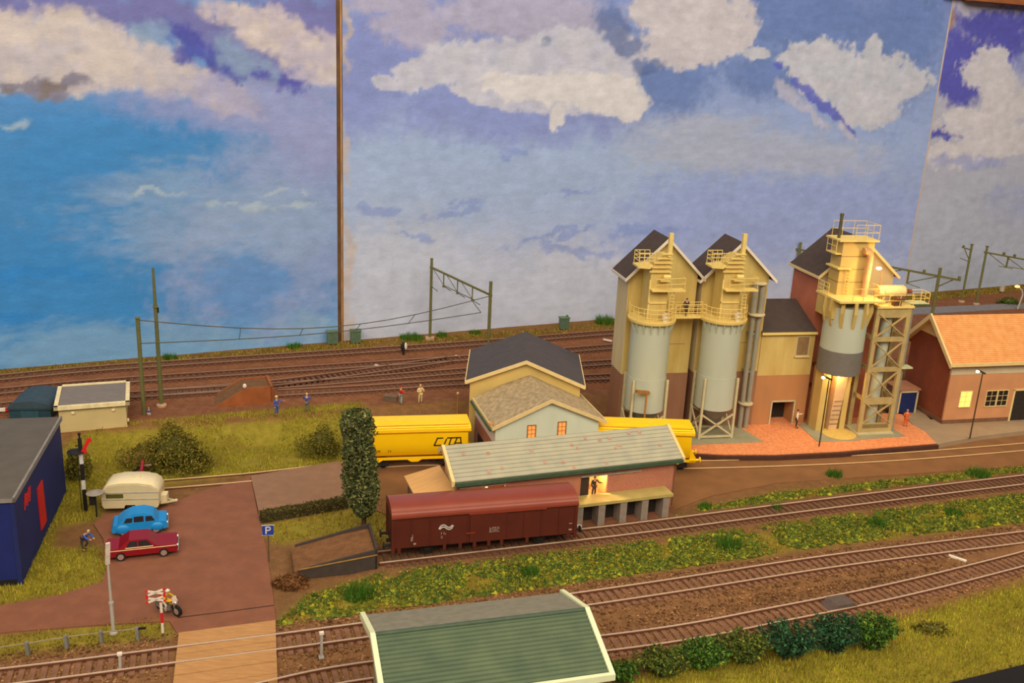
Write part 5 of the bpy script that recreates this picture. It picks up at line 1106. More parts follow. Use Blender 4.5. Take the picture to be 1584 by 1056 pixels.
    h = Vector(J['head1']); f_ = MB(); f_.ball(h + Vector((0, -.052, -.012)), .009, .014, .014, 6, 4); part('nose', f_, skin_m, t, 60)
    f_ = MB(); f_.ball(h + Vector((-.019, -.046, .008)), .006, .006, .005, 6, 4).ball(h + Vector((.019, -.046, .008)), .006, .006, .005, 6, 4); part('eyes', f_, black_m, t)
    f_ = MB(); f_.box(h.x - .014, h.x + .014, h.y - .052, h.y - .044, h.z - .037, h.z - .031); part('mouth', f_, mt('mouth_red', (140, 70, 60), .6), t)
    f_ = MB(); f_.ball(h + Vector((-.052, .004, -.004)), .008, .012, .018, 6, 4).ball(h + Vector((.052, .004, -.004)), .008, .012, .018, 6, 4); part('ears', f_, skin_m, t, 60)
    if hat:
        hm = mt('hat_%d_%d_%d' % hat, hat, .6); part('hat', MB().lathe([(.075, .02), (.08, .026), (.058, .032), (.056, .055), (.04, .075), (.01, .082)], 14, (h.x, h.y, h.z)), hm, t, 50)
    else:
        part('hair', MB().ball(h + Vector((0, .012, .014)), .056, .053, .05, 10, 7), mt('hair_%d_%d_%d' % hair, hair, .8), t, 60)
    return t


def facing(dx, dy): return math.degrees(math.atan2(dy, dx)) + 90


person('man in blue jacket leaning forward beside the blue shed', (*at(131, 851), .05), 60, (52, 92, 190), (64, 60, 56), 'bend', hair=(200, 180, 150))
person('workman in blue overalls and yellow hat nearest the rusty ramp', (*at(428, 642, 1.5), 1.5), 60, (70, 92, 168), (74, 96, 160), 'reach', hat=(230, 196, 120))
person('workman in blue jacket and grey trousers seen from behind', (*at(475, 637, 1.5), 1.5), 170, (62, 82, 164), (110, 106, 88), 'elbows', hair=(220, 190, 120))
person('person in red shirt and pale blue trousers beside the crate', (*at(620, 625, 1.5), 1.5), 120, (196, 44, 34), (150, 168, 158), 'elbows', hair=(150, 40, 34))
person('person in cream overalls beside the red shirted one', (*at(650, 623, 1.5), 1.5), 30, (228, 204, 140), (222, 198, 136), 'elbows', hair=(214, 186, 130))
person('man in white coat pointing in front of the annex doorway', (*at(1231, 661, .6), .58), 75, (240, 226, 200), (56, 44, 36), 'reach', hair=(50, 36, 26), size=1.0)
person('person in orange work suit beside the blue kiosk door', (*at(1400, 658, .6), .57), 0, (216, 96, 44), (220, 92, 40), 'elbows', hair=(200, 160, 110), size=.92)
person('man in dark blue jacket on the walkway between silo heads', (*sw(-12.6, -1.55), 12.95), 10, (36, 44, 90), (70, 62, 44), 'walk', hair=(50, 36, 26), size=.85)
person('dark figure standing in the lit doorway of the goods shed', (*shw(-7.3, .35), 1.93), 30, (58, 54, 42), (60, 54, 44), 'reach', hair=(50, 36, 26), size=.92)
person('small figure in blue and white resting below the catenary masts', (*at(231, 645, 1.3), 1.1), 10, (70, 84, 150), (206, 190, 170), 'stand', hair=(200, 160, 100), size=.6)

# ------------------------------------------------------------------ motorcycle
p0 = np.array(at(247, 941, .1)); p1 = np.array(at(276, 953, .1)); mc = (p0 + p1) / 2; ma_ = math.degrees(math.atan2(p1[1] - p0[1], p1[0] - p0[0]))
t = thing('motorcycle', 'black motorcycle with yellow tank ridden beside the level crossing sign', 'motorcycle', (*mc, .1), ma_)
for x in (-.78, .78):
    w = part('wheel', MB().cyl((x, -.09, .38), (x, .09, .38), .38, n=18), tyre, t, 40); part('wheel_disc', MB().cyl((x, -.1, .38), (x, .1, .38), .22, n=14), chrome, w, 40)
part('frame', MB().tube([(-.78, 0, .38), (-.2, 0, .45), (.3, 0, .5), (.55, 0, .9), (-.3, 0, .85), (-.78, 0, .38)], .05, 6), black_m, t)
part('engine', MB().box(-.25, .28, -.16, .16, .3, .68), mt('engine_grey', (120, 114, 108), .4), t); part('fuel_tank', MB().ball((.2, 0, .9), .38, .19, .18), mt('tank_yellow', (236, 184, 20), .4), t, 60)
part('seat', MB().ball((-.35, 0, .86), .42, .17, .09), black_m, t, 60); part('fork', MB().tube([(.78, -.12, .38), (.52, -.12, 1.0)], .035, 6).tube([(.78, .12, .38), (.52, .12, 1.0)], .035, 6), chrome, t)
part('handlebar', MB().tube([(.42, -.42, 1.08), (.5, 0, 1.02), (.42, .42, 1.08)], .035, 6), black_m, t); part('headlamp', MB().ball((.68, 0, .95), .13), chrome, t, 60)
part('exhaust', MB().tube([(.1, -.18, .35), (-.9, -.2, .4)], .06, 8), chrome, t); part('windscreen', MB().ext([(.62, -.22, 1.0), (.62, .22, 1.0), (.5, .17, 1.38), (.5, -.17, 1.38)], (.03, 0, .01)), mt('screen_pale', (214, 196, 186), .3), t)
part('pannier', MB().box(-.95, -.5, -.34, -.14, .55, .85).box(-.95, -.5, .14, .34, .55, .85), mt('pannier_grey', (110, 104, 98), .5), t)
ca_ = math.radians(ma_); person('rider in grey and yellow jacket with white helmet on the motorcycle', (mc[0] - .35 * math.cos(ca_), mc[1] - .35 * math.sin(ca_), -.06), ma_ + 90, (206, 168, 40), (206, 196, 178), 'ride', hat=(224, 216, 206), shoes=(60, 40, 36), size=.96)

# level crossing sign
t = thing('crossing_sign', 'red and white level crossing cross on a striped post beside the motorcycle', 'crossing sign', (*at(252, 979), .05), 20)
for k in range(4): part('post_band', MB().cyl((0, 0, k * .75), (0, 0, k * .75 + .75), .09, n=8), redm if k in (1, 3) else white_trim, t)
for zc in (2.55, 3.05):
    for s in (-1, 1):
        c0 = Vector((-.28, -.12, zc)); e_ = Vector((.5, 0, .16 * s)); b = part('cross_arm', MB().bar(c0 - e_, c0 + e_, .07, .12), white_trim, t)
        part('arm_tip', MB().bar(c0 - e_ * 1.2, c0 - e_ * .9, .08, .13).bar(c0 + e_ * .9, c0 + e_ * 1.2, .08, .13), redm, b)

# ------------------------------------------------------------------ signals, posts, lamps, signs
galv = mt('galvanised', (176, 170, 160), .5, .06)
t = thing('street_lamp', 'tall grey street lamp with white head beside the fence', 'street lamp', (*at(176, 980), .05), 20)
part('base', MB().lathe([(.28, 0), (.24, .12), (.12, .2)], 12), galv, t); part('pole', MB().cyl((0, 0, 0), (0, 0, 2.2), .13, .12, 10).cyl((0, 0, 2.2), (0, 0, 5.2), .1, .07, 10), galv, t, 40)
part('lamp_head', MB().bar((-.02, 0, 5.0), (.12, -.3, 6.6), .26, .14), mt('lamp_white', (224, 214, 200), .5), t); part('collar', MB().cyl((0, 0, 2.15), (0, 0, 2.3), .16, n=10), galv, t)
t = thing('parking_sign', 'blue square parking sign with white P on thin post', 'sign', (*at(416, 868), .05), 12)
part('post', MB().cyl((0, 0, 0), (0, 0, 2.6), .05, n=8), mt('post_brown', (96, 76, 56), .7), t); bd = part('sign_board', MB().box(-.4, .4, -.06, -.02, 2.15, 2.92), mt('sign_blue', (30, 62, 158), .5), t)
part('sign_border', MB().box(-.44, .44, -.05, -.01, 2.88, 2.95).box(-.44, .44, -.05, -.01, 2.12, 2.17), wwhite, bd); part('letter_p', strokes([[(-.14, 2.28), (-.14, 2.8), (.1, 2.8), (.16, 2.72), (.16, 2.62), (.1, 2.54), (-.1, 2.54)]], .09, -.075, .02), wwhite, bd)
t = thing('semaphore_signal', 'black and white semaphore signal with raised red arm', 'signal', (*at(133, 790), .05), 20)
wsg = mt('signal_white', (206, 204, 204), .5)
for k, (za, zb, mm) in enumerate(((0, 1.9, black_m), (1.9, 2.7, wsg), (2.7, 4.1, black_m), (4.1, 5.0, wsg), (5.0, 6.2, black_m))): part('post_section', MB().box(-.14, .14, -.14, .14, za, zb), mm, t)
part('finial', MB().cyl((0, 0, 6.2), (0, 0, 6.5), .06, n=8).ball((0, 0, 6.6), .13), black_m, t); part('service_disc', MB().lathe([(.62, 5.1), (.66, 5.16), (.1, 5.3)], 18, (-.35, 0, 0)), black_m, t, 40)
part('signal_arm', MB().bar((.15, -.22, 5.1), (.62, -.25, 6.05), .06, .26).box(.1, .45, -.24, -.18, 5.0, 5.35), redm, t); part('arm_disc', MB().cyl((.7, -.2, 6.1), (.7, -.26, 6.1), .2, n=14), redm, t)
part('ladder', MB().cyl((-.3, .1, 0), (-.3, .1, 5.0), .03, n=5).cyl((-.12, .2, 0), (-.12, .2, 5.0), .03, n=5), black_m, t)
t = thing('signal_disc', 'round grey signal disc on a bracket beside the semaphore post', 'signal disc', (*at(150, 800), .05), 20)
part('stem', MB().box(-.06, .06, -.06, .06, 0, 2.1), black_m, t); part('lamp_case', MB().box(-.45, .0, -.15, .25, 1.1, 1.9), black_m, t); part('disc', MB().lathe([(.05, 2.2), (.62, 2.05), (.66, 2.1), (.1, 2.28)], 18), mt('disc_grey', (150, 140, 130), .5), t, 40)
# lamp posts with lit heads
def post_lamp(lab, px, py, z, h, tilt, glow_, name='lamp_post', rz=14, col=(74, 58, 36)):
    t = thing(name, lab, 'lamp', (*at(px, py, z), z), rz); pm_ = mt('lamppost_%d_%d_%d' % col, col, .6)
    part('pole', MB().cyl((0, 0, 0), (0, 0, h), .075, .06, 8), pm_, t, 40); part('lamp_head', MB().bar((.25, 0, h - .1), (-.75, -.1, h + .35), .26, .18), pm_, t)
    if glow_:
        part('lamp_lens', MB().ball((-.75, -.14, h + .2), .2, .14, .14), mt('lens_glow', (255, 220, 160), .4, emit=((255, 205, 130), 16)), t, 60)
    return t
post_lamp('thin lamp post with glowing head in front of the loading tower', 1267, 690, .6, 7.1, 20, True)
post_lamp('thin lamp post with glowing head before the orange roofed building', 1500, 678, .57, 7.2, 20, True)
t = thing('lamp_post', 'wooden T shaped lamp post before the left round silo', 'lamp', (*sw(-16.9, -4.3), .1), 14)
owd = mt('lamp_wood', (176, 120, 56), .7); part('pole', MB().cyl((0, 0, 0), (0, 0, 6.0), .1, n=8), owd, t); part('lamp_head', MB().bar((-1.1, 0, 6.15), (.25, 0, 5.95), .36, .28), mt('lamp_wood2', (150, 104, 52), .7), t)
t = thing('lamp_post', 'thin wooden lamp post left of the loading house', 'lamp', (*at(707, 648, .5), .3), 14)
part('pole', MB().cyl((0, 0, 0), (0, 0, 2.9), .06, n=8), owd, t); part('lamp_head', MB().ball((0, 0, 3.0), .16), mt('lamp_cream', (220, 180, 110), .6), t, 60)
t = thing('street_lamp', 'distant curved street lamp with orange glow at the right edge', 'street lamp', (*at(1574, 478, 1.6), 1.6), 0)
part('pole', MB().tube([(0, 0, 0), (.35, 0, 2.3), (.1, 0, 3.0), (-.5, 0, 3.5)], .13, 8), galv, t); part('lamp_head', MB().ball((-.75, 0, 3.6), .42, .25, .2), mt('lens_orange', (255, 160, 80), .4, emit=((255, 150, 70), 6)), t, 60)

# buffer stop and ramps
t = thing('buffer_stop', 'black buffer stop with red beam and twin bumpers on the grassy track', 'buffer stop', (*at(221, 742, .2), .05), 17)
part('buffer_beam', MB().box(-.08, .12, -.95, .95, .75, 1.55), mt('beam_red', (160, 34, 48), .6), t)
for s in (-.75, .75): part('frame', MB().bar((0, s, 0), (0, s, 1.5), .16).bar((-1.6, s, .05), (0, s, 1.2), .16), black_m, t); part('bumper', MB().cyl((.1, s, 1.15), (.7, s, 1.15), .09, n=8), mt('bumper_grey', (130, 110, 100), .5), t)
rmp = mt('ramp_rust', (148, 84, 42), .85, .2, .8)
t = thing('yard_ramp', 'rusty brown earth ramp with sloping side walls in the yard', 'ramp', (*at(422, 622, 1.5), 1.5), 22)
part('side_wall', MB().ext([(-5.6, 0, 0), (0, 0, 0), (0, 0, 1.7), (-2.6, 0, 1.7)], (0, .2, 0)), rmp, t); part('side_wall', MB().ext([(-5.6, 3.2, 0), (0, 3.2, 0), (0, 3.2, 1.7), (-2.6, 3.2, 1.7)], (0, .2, 0)), rmp, t)
part('end_wall', MB().box(-.2, .05, 0, 3.4, 0, 1.75), rmp, t); part('earth_fill', MB().ext([(-5.6, .2, 0), (-.2, .2, 0), (-.2, .2, 1.55), (-2.6, .2, 1.55)], (0, 3.0, 0)), mt('ramp_earth', (112, 78, 48), .95, .2, 2, .6), t)
part('buffer', MB().cyl((0, .6, 1.2), (.3, .6, 1.2), .12, n=8).cyl((0, 2.2, 1.2), (.3, 2.2, 1.2), .12, n=8), rmp, t); part('white_marker', MB().ball((-2.7, .1, 1.95), .2, .15, .25), white_trim, t)
t = thing('loading_ramp', 'earth filled loading ramp with dark board sides before the wagon', 'ramp', (*at(583, 884), 0.05), 17)
dkb = mt('board_dark', (66, 56, 50), .8); part('side_board', MB().ext([(-5.6, 0, 0), (0, 0, 0), (0, 0, 1.75), (-5.6, 0, .75)], (0, .16, 0)), dkb, t); part('side_board', MB().ext([(-5.6, 3.6, 0), (0, 3.6, 0), (0, 3.6, 2.0), (-5.6, 3.6, .75)], (0, .16, 0)), dkb, t)
part('end_board', MB().box(-.12, .06, 0, 3.76, 0, 1.9), dkb, t); part('top_rail', MB().bar((-5.6, -.03, .78), (0, -.03, 1.35), .1, .07), mt('rail_ochre', (150, 116, 60), .7), t)
part('earth_fill', MB().ext([(-5.9, .16, 0), (-.12, .16, 0), (-.12, .16, 1.6), (-2.0, .16, 1.35), (-5.9, .16, .55)], (0, 3.44, 0)), mt('ramp_earth2', (118, 80, 48), .95, .25, 1.6, 1.0), t)
part('buffer_pad', MB().box(.0, .14, .4, .8, .9, 1.3), redm, t)
t = thing('crate', 'grey wooden crate lying beside the yard track', 'crate', (*at(605, 620, 1.5), 1.5), -10)
cr = mt('crate_grey', (112, 92, 74), .8); part('crate_body', MB().box(-.65, .65, -.3, .3, 0, .55), cr, t)
for k in range(3): part('slat', MB().box(-.7, .7, -.34, -.3, .05 + k * .18, .17 + k * .18), cr, t)
part('lid', MB().box(-.7, .7, -.36, .36, .55, .62), cr, t)

# electrical cabinets
cabg = mt('cabinet_green', (92, 116, 92), .6, .08)
for (px, py, lab) in ((514, 532, 'green trackside cabinet left of the rusty batten'), (550, 530, 'green trackside cabinet right of the rusty batten'), (872, 509, 'green trackside cabinet with small vent near the silo houses')):
    t = thing('trackside_cabinet', lab, 'cabinet', (*at(px, py, 1.5), 1.5), 18, group='green trackside cabinets')
    part('body', MB().box(-.6, .6, -.4, .4, .12, 1.55), cabg, t); part('lid', MB().box(-.68, .68, -.48, .48, 1.55, 1.68), cabg, t); part('foot', MB().box(-.55, .55, -.35, .35, 0, .12), black_m, t)
    part('door', MB().box(-.5, .5, -.43, -.4, .2, 1.45), mt('cabinet_green2', (84, 106, 84), .6), t)
    if px == 872: part('vent', MB().box(.25, .5, -.1, .1, 1.68, 1.95), cabg, t)
# yard disc signal and point markers
t = thing('shunting_signal', 'small black shunting signal with white disc in the yard', 'signal', (*at(624, 547, 1.7), 1.6), 20)
part('post', MB().box(-.12, .12, -.12, .12, 0, .9), black_m, t); part('back_plate', MB().ball((0, 0, 1.0), .35, .12, .6), black_m, t, 60); part('white_disc', MB().ball((.25, -.05, 1.05), .2, .1, .45), white_trim, t, 60)
for (px, py, z, r, ln, lab) in ((1481, 865, .2, -38, 1.3, 'white marker block lying between the two front tracks'), (585, 567, 1.7, -35, .9, 'white point marker in the yard behind the red shirted person'), (708, 552, 1.7, -20, .6, 'white point marker near the portal mast'), (940, 527, 1.7, -30, 1.2, 'white point marker left of the tall silo house'), (896, 815, .4, 10, .35, 'white peg at the right end of the red wagon')):
    t = thing('point_marker', lab, 'marker', (*at(px, py, z), z), r, group='white markers'); part('block', MB().box(-ln / 2, ln / 2, -.14, .14, 0, .16), white_trim, t); part('end_cap', MB().box(-ln / 2 - .04, -ln / 2 + .04, -.16, .16, 0, .2), galv, t)
# white poles by the front track
for (px, py, top, lab) in ((497, 1016, 969, 'pale grey post standing across the front track right of the crossing'), (186, 1036, 1006, 'pale grey post standing on the front track left of the crossing')):
    t = thing('track_post', lab, 'post', (*at(px, py, .2), .15), 20); h = 1.75 if px == 497 else 1.15
    part('post', MB().bar((0, 0, 0), (.04, 0, h), .16), galv, t); part('cap', MB().box(-.1, .18, -.12, .12, h - .04, h + .1), white_trim, t); part('foot', MB().box(-.16, .16, -.16, .16, 0, .12), galv, t)
# wire fence
fp = [at(-48, 1026), at(-10, 1021), at(44, 1013), at(104, 1003), at(158, 996), at(214, 990)]
t = thing('rail_fence', 'low grey post and rail fence beside the front track', 'fence', (0, 0, 0)); fg = mt('fence_grey', (124, 122, 116), .7)
for a in fp: part('fence_post', MB().bar((a[0], a[1], 0), (a[0] - .03, a[1], .95), .2), fg, t)
for a, b in zip(fp[:-1], fp[1:]): part('fence_rail', MB().bar((a[0], a[1], .85), (b[0], b[1], .85), .06), mt('fence_rail', (150, 138, 108), .7), t)
b = fp[-1]; part('fence_rail', MB().bar((b[0], b[1], .85), (b[0] + .5, b[1] + .05, .9), .12), black_m, t)

# ------------------------------------------------------------------ catenary
cg = mt('catenary_green', (104, 104, 58), .7, .1); wirem = mt('wire_dark', (84, 82, 66), .6); conc = mt('mast_foot', (186, 150, 120), .8)
def mast(lab, px, py, h, z=1.5, w=.3, foot=True, taper=None):
    t = thing('catenary_mast', lab, 'mast', (*at(px, py, z), z), 20, group='catenary masts'); part('pole', MB().cyl((0, 0, 0), (0, 0, h), w / 2, taper or w / 2, 8), cg, t)
    if foot: part('foot', MB().lathe([(.5, 0), (.5, .2), (.3, .28)], 12), conc, t)
    part('pole_cap', MB().box(-w * .6, w * .6, -w * .6, w * .6, h - .05, h + .06), cg, t); return t
mast('shorter green catenary mast at the left end of the contact wire', 223, 641, 9.7, w=.38, foot=False)
mt_ = mast('tall tapering green catenary mast behind the shorter one', 250, 628, 10.2, w=.42, taper=.17)
part('top_pole', MB().cyl((0, 0, 10.1), (0, 0, 14.0), .16, .11, 8), cg, mt_); part('bracket', MB().box(-.12, .3, -.1, .1, 9.6, 10.1), black_m, mt_)
q1 = np.array(at(665, 525, 1.5)); q2 = np.array(at(754, 527, 1.5)); dq = q2 - q1
# portal: the left mast stands deeper than the right one
h1, h2 = 10.35, 6.4
t = thing('catenary_portal', 'green catenary portal with slanting trussed beam over the yard', 'catenary portal', (0, 0, 0))
q2 = np.array([-2.75, 108.5]); hb = 8.6
part('mast', MB().cyl((*q1, 1.5), (*q1, 11.9), .17, n=8), cg, t); part('mast', MB().cyl((*q2, 1.5), (*q2, 11.2), .19, n=8), cg, t)
part('mast_foot', MB().box(q1[0] - .55, q1[0] + .55, q1[1] - .4, q1[1] + .4, 1.45, 1.85), conc, t)
bA = Vector((*q1, 10.75)); bB = Vector((*q2, 9.6)); dB = bB - bA; part('beam', MB().bar(bA - dB * .02, bB + dB * .02, .22, .2), cg, t)
for k in (.22, .46, .71):
    p = bA + dB * k; dr = part('dropper', MB().bar(p, p - Vector((0, 0, 1.6)), .14), cg, t); part('insulator', MB().box(p.x - .14, p.x + .14, p.y - .14, p.y + .14, p.z - 1.75, p.z - 1.5), cg, dr)
    part('steady_arm', MB().cyl(p - Vector((0, 0, 1.6)), p + dB * .13 - Vector((0, 0, 1.75)), .05, n=5), wirem, dr)
    pm = bA + dB * (k - .2); part('stay', MB().cyl(pm, p - Vector((0, 0, 1.5)), .04, n=5), wirem, t)
part('lower_stay', MB().cyl(bA + dB * .22 - Vector((0, 0, 1.5)), bA + dB * .75 - Vector((0, 0, 1.5)), .05, n=5), wirem, t)
part('bracket', MB().cyl((*q1, 8.4), (q1[0] + .9, q1[1] - 1.2, 8.1), .05, n=5), wirem, t)
# contact wires
wz = MB(); a0 = Vector((*at(223, 641, 1.5), 11.0)); b0 = Vector(bB) + Vector((0, 0, -.1)); e0 = bA + dB * .86 - Vector((0, 0, 2.6)); a1 = Vector((a0.x, a0.y, 8.7))
up_, lo_ = [], []
for k in range(13):
    f = k / 12; up_.append(a0.lerp(b0, f) - Vector((0, 0, 2.2 * math.sin(math.pi * f)))); lo_.append(a1.lerp(e0, f) - Vector((0, 0, .7 * math.sin(math.pi * f))))
t = thing('contact_wire', 'thin sagging overhead wires between the left mast and the portal', 'wire', (0, 0, 0))
part('catenary_wire', MB().tube([tuple(p) for p in up_], .05, 5), wirem, t); part('trolley_wire', MB().tube([tuple(p) for p in lo_], .05, 5), wirem, t)
for k in (3, 5, 7, 9): part('dropper_wire', MB().cyl(up_[k], lo_[k], .035, n=5), wirem, t)
part('steady_arm', MB().cyl(bA + dB * .71 - Vector((0, 0, 1.7)), e0, .05, n=5), wirem, t)
# right hand masts
m1 = mast('green catenary mast with single bracket arm at the far right', 1487, 467, 9.3, w=.34)
part('arm', MB().bar((-1.9, 0, 8.9), (.15, 0, 8.4), .2), cg, m1); part('stay', MB().cyl((-1.3, 0, 8.6), (-.1, 0, 6.9), .07, n=5), cg, m1); part('steady_arm', MB().cyl((-1.9, 0, 7.2), (-.1, 0, 6.6), .06, n=5), cg, m1); part('insulator', MB().box(-1.75, -1.5, -.12, .12, 8.95, 9.2), cg, m1)
m2 = mast('green catenary mast carrying the long beam leaving the picture', 1510, 471, 9.35, w=.34)
part('beam', MB().bar((-.4, 0, 8.45), (9.5, -1.5, 6.9), .24), cg, m2)
for x in (4.0, 7.5): part('dropper', MB().bar((x, -x * .16, 8.3 - x * .155), (x - .1, -x * .16, 6.6 - x * .155), .2), cg, m2); part('stay', MB().cyl((x - 3.4, 0, 8.3 - (x - 3.4) * .155), (x - .1, -x * .16, 6.7 - x * .155), .06, n=5), cg, m2)
part('steady_arm', MB().cyl((2.6, -.4, 6.25), (5.2, -.8, 5.8), .06, n=5).cyl((4.0, -.6, 6.2), (9.0, -1.4, 5.5), .06, n=5), cg, m2)
for x in (3.1, 5.0): part('insulator', MB().box(x - .15, x + .15, -x * .16 - .15, -x * .16 + .15, 8.45 - x * .155, 8.9 - x * .155), cg, m2)
t = thing('catenary_portal', 'long green catenary portal behind the tower and lattice', 'catenary portal', (0, 0, 0)); pA = Vector((42.35, 143.4, 0)); pB = Vector((58.0, 130.5, 0))
part('mast', MB().cyl(pA + Vector((0, 0, 1.4)), pA + Vector((0, 0, 11.1)), .2, n=8), cg, t); part('mast', MB().cyl(pB + Vector((0, 0, 1.4)), pB + Vector((0, 0, 10.9)), .23, n=8), cg, t)
bA2 = pA + Vector((0, 0, 10.0)); bB2 = pB + Vector((0, 0, 9.72)); d2 = bB2 - bA2; part('beam', MB().bar(bA2 - d2 * .03, bB2 + d2 * .14, .26), cg, t)
for f in (.33, .56, .8):
    p = bA2 + d2 * f; dr = part('dropper', MB().bar(p, p - Vector((0, 0, 1.9)), .2), cg, t); part('steady_arm', MB().cyl(p - Vector((0, 0, 1.8)), p + d2 * .09 - Vector((0, 0, 2.1)), .06, n=5), cg, dr); part('stay', MB().cyl(p - Vector((0, 0, 1.7)), p + d2 * .19 - Vector((0, 0, .1)), .07, n=5), cg, t)
part('stay', MB().cyl(bB2 - Vector((0, 0, 1.5)), bB2 + d2 * .1, .09, n=5), cg, t)
for f in (.9, 1.13): p = bA2 + d2 * f; part('insulator', MB().box(p.x - .15, p.x + .15, p.y - .15, p.y + .15, p.z + .1, p.z + .5), cg, t)
t = thing('barrel', 'small pale barrel beside the far yard tracks', 'barrel', (*at(1549, 452, 1.5), 1.5), 0); part('drum', MB().cyl((0, 0, .2), (0, 0, 1.0), .38, n=12), mt('drum_pale', (190, 176, 164), .6), t, 40); part('stand', MB().cyl((0, 0, 0), (0, 0, .2), .3, n=12), black_m, t)
part('rim', MB().cyl((0, 0, .95), (0, 0, 1.05), .42, n=12), galv, t, 40)

# ------------------------------------------------------------------ vegetation
veg = mt_attr('vegetation', .9, [(3, .12, (1, 1, 1))], spec=.15)
def hue_mix(n, cols, jit=.12):
    c = np.array([lin(q) for q in cols]); k = RNG.integers(0, len(c), n); o = c[k] * (1 + RNG.uniform(-jit, jit, (n, 1))); return o * (1 + RNG.uniform(-.06, .06, (n, 3)))


def grass_mesh(name, P, hmin, hmax, wd, cols, lean=.5):
    n = len(P); a = RNG.uniform(0, 2 * math.pi, n); h = RNG.uniform(hmin, hmax, n); w_ = wd * RNG.uniform(.7, 1.3, n)
    dx, dy = np.cos(a) * w_ / 2, np.sin(a) * w_ / 2; la = RNG.uniform(0, 2 * math.pi, n); ll = h * RNG.uniform(0, lean, n)
    V = np.empty((n, 3, 3)); V[:, 0] = P + np.stack([-dx, -dy, 0 * dx], 1); V[:, 1] = P + np.stack([dx, dy, 0 * dx], 1); V[:, 2] = P + np.stack([np.cos(la) * ll, np.sin(la) * ll, h], 1)
    me = bpy.data.meshes.new(name); me.from_pydata(V.reshape(-1, 3).tolist(), [], np.arange(3 * n).reshape(-1, 3).tolist())
    pv = (.62 + .76 * fbm(P[:, 0] * .45, P[:, 1] * .45, 91))[:, None]
    set_col(me, np.repeat(hue_mix(n, cols) * pv, 3, 0)); return me


OCT = np.array([(1, 0, 0), (0, 1, 0), (-1, 0, 0), (0, -1, 0), (0, 0, 1), (0, 0, -1)], float); OF = np.array([(0, 1, 4), (1, 2, 4), (2, 3, 4), (3, 0, 4), (1, 0, 5), (2, 1, 5), (3, 2, 5), (0, 3, 5)])
def clump_mesh(name, P, rmin, rmax, cols, flat=.8, jit=.2):
    n = len(P); r = RNG.uniform(rmin, rmax, n); V = OCT[None] * (1 + RNG.uniform(-.35, .35, (n, 6, 1))); th = RNG.uniform(0, 6.28, n); c, s = np.cos(th), np.sin(th)
    x = V[:, :, 0] * c[:, None] - V[:, :, 1] * s[:, None]; y = V[:, :, 0] * s[:, None] + V[:, :, 1] * c[:, None]
    V = np.stack([x, y, V[:, :, 2] * flat], 2) * r[:, None, None] + P[:, None]
    F = OF[None] + 6 * np.arange(n)[:, None, None]; me = bpy.data.meshes.new(name); me.from_pydata(V.reshape(-1, 3).tolist(), [], F.reshape(-1, 3).tolist())
    pv = (.35 + 1.15 * fbm(P[:, 0] * .9, P[:, 1] * .9, 92))[:, None]
    set_col(me, np.repeat(hue_mix(n, cols, jit) * pv, 6, 0)); return me


def leaf_mesh(name, P, sz, cols, jit=.25):
    n = len(P); d1 = RNG.normal(size=(n, 3)); d1 /= np.linalg.norm(d1, axis=1)[:, None]; d2 = np.cross(d1, RNG.normal(size=(n, 3))); d2 /= np.linalg.norm(d2, axis=1)[:, None]; s = sz * RNG.uniform(.6, 1.4, (n, 1))
    V = np.stack([P - d2 * s * .35, P + d1 * s, P + d2 * s * .35, P - d1 * s * .6], 1); F = np.arange(4 * n).reshape(-1, 4); me = bpy.data.meshes.new(name); me.from_pydata(V.reshape(-1, 3).tolist(), [], F.tolist())
    set_col(me, np.repeat(hue_mix(n, cols, jit), 4, 0)); return me


def sample(poly, dens, keep=None, patch=None):
    xs_, ys_ = zip(*poly); x0, x1, y0, y1 = min(xs_), max(xs_), min(ys_), max(ys_); n = int((x1 - x0) * (y1 - y0) * dens); x = RNG.uniform(x0, x1, n); y = RNG.uniform(y0, y1, n)
    ok = inpoly(x, y, poly) & (y > front_edge(x))
    if patch is not None: ok &= fbm(x * patch[0], y * patch[0], patch[2]) > patch[1]
    for T in (TRACK_A, TRACK_B): ok &= dist_line(x, y, T) > 1.5
    if keep: ok &= keep(x, y)
    x, y = x[ok], y[ok]; return np.stack([x, y, hz(x, y) - .02], 1)


olive = [(164, 152, 46), (146, 140, 42), (172, 154, 54), (118, 118, 40), (144, 120, 52)]; lime = [(182, 176, 48), (166, 164, 46), (146, 150, 42)]; dkgrn = [(64, 84, 30), (52, 74, 32), (80, 96, 36)]; brownish = [(124, 98, 48), (110, 84, 42)]
off_sid = lambda x, y: dist_line(x, y, SIDING) > 1.15
st_off = lambda x, y: dist_line(x, y, STREET) > 1.1
for k, dens, lab, cols, hh in (('lawn', 70, 'short olive static grass around the blue shed', olive + lime, (.12, .34)), ('bank', 60, 'olive grass bank below the yard edge', olive + lime, (.12, .36)),
                              ('verge', 45, 'weedy grass strip between the siding and the front track', olive + lime[:1] + brownish, (.1, .34)), ('backverge', 60, 'narrow grass strip beyond the siding', olive + lime[:1], (.12, .34)),
                              ('corner', 75, 'bright olive grass covering the front right corner', olive + lime + lime, (.12, .36)), ('fencestrip', 60, 'grass strip around the low fence', olive + brownish, (.1, .3)),
                              ('hedgeside', 55, 'dry grass around the hedge and poplar', olive + brownish, (.1, .32)), ('siding_mid', 40, 'short grass growing between the siding rails', olive + brownish, (.06, .14))):
    P_ = sample(GR[k], dens, None if k == 'siding_mid' else (st_off if k == 'bank' else off_sid), (.35, .36 if k not in ('corner', 'lawn') else .2, 77))
    solo('grass', grass_mesh('grass', P_, *hh, .07, cols), veg, lab, 'grass', kind='stuff')
wl = [at(-40, 577, 1.5), at(260, 553, 1.5), at(528, 531, 1.5), at(860, 509, 1.5), at(1160, 482, 1.5), at(1590, 441, 1.5)]
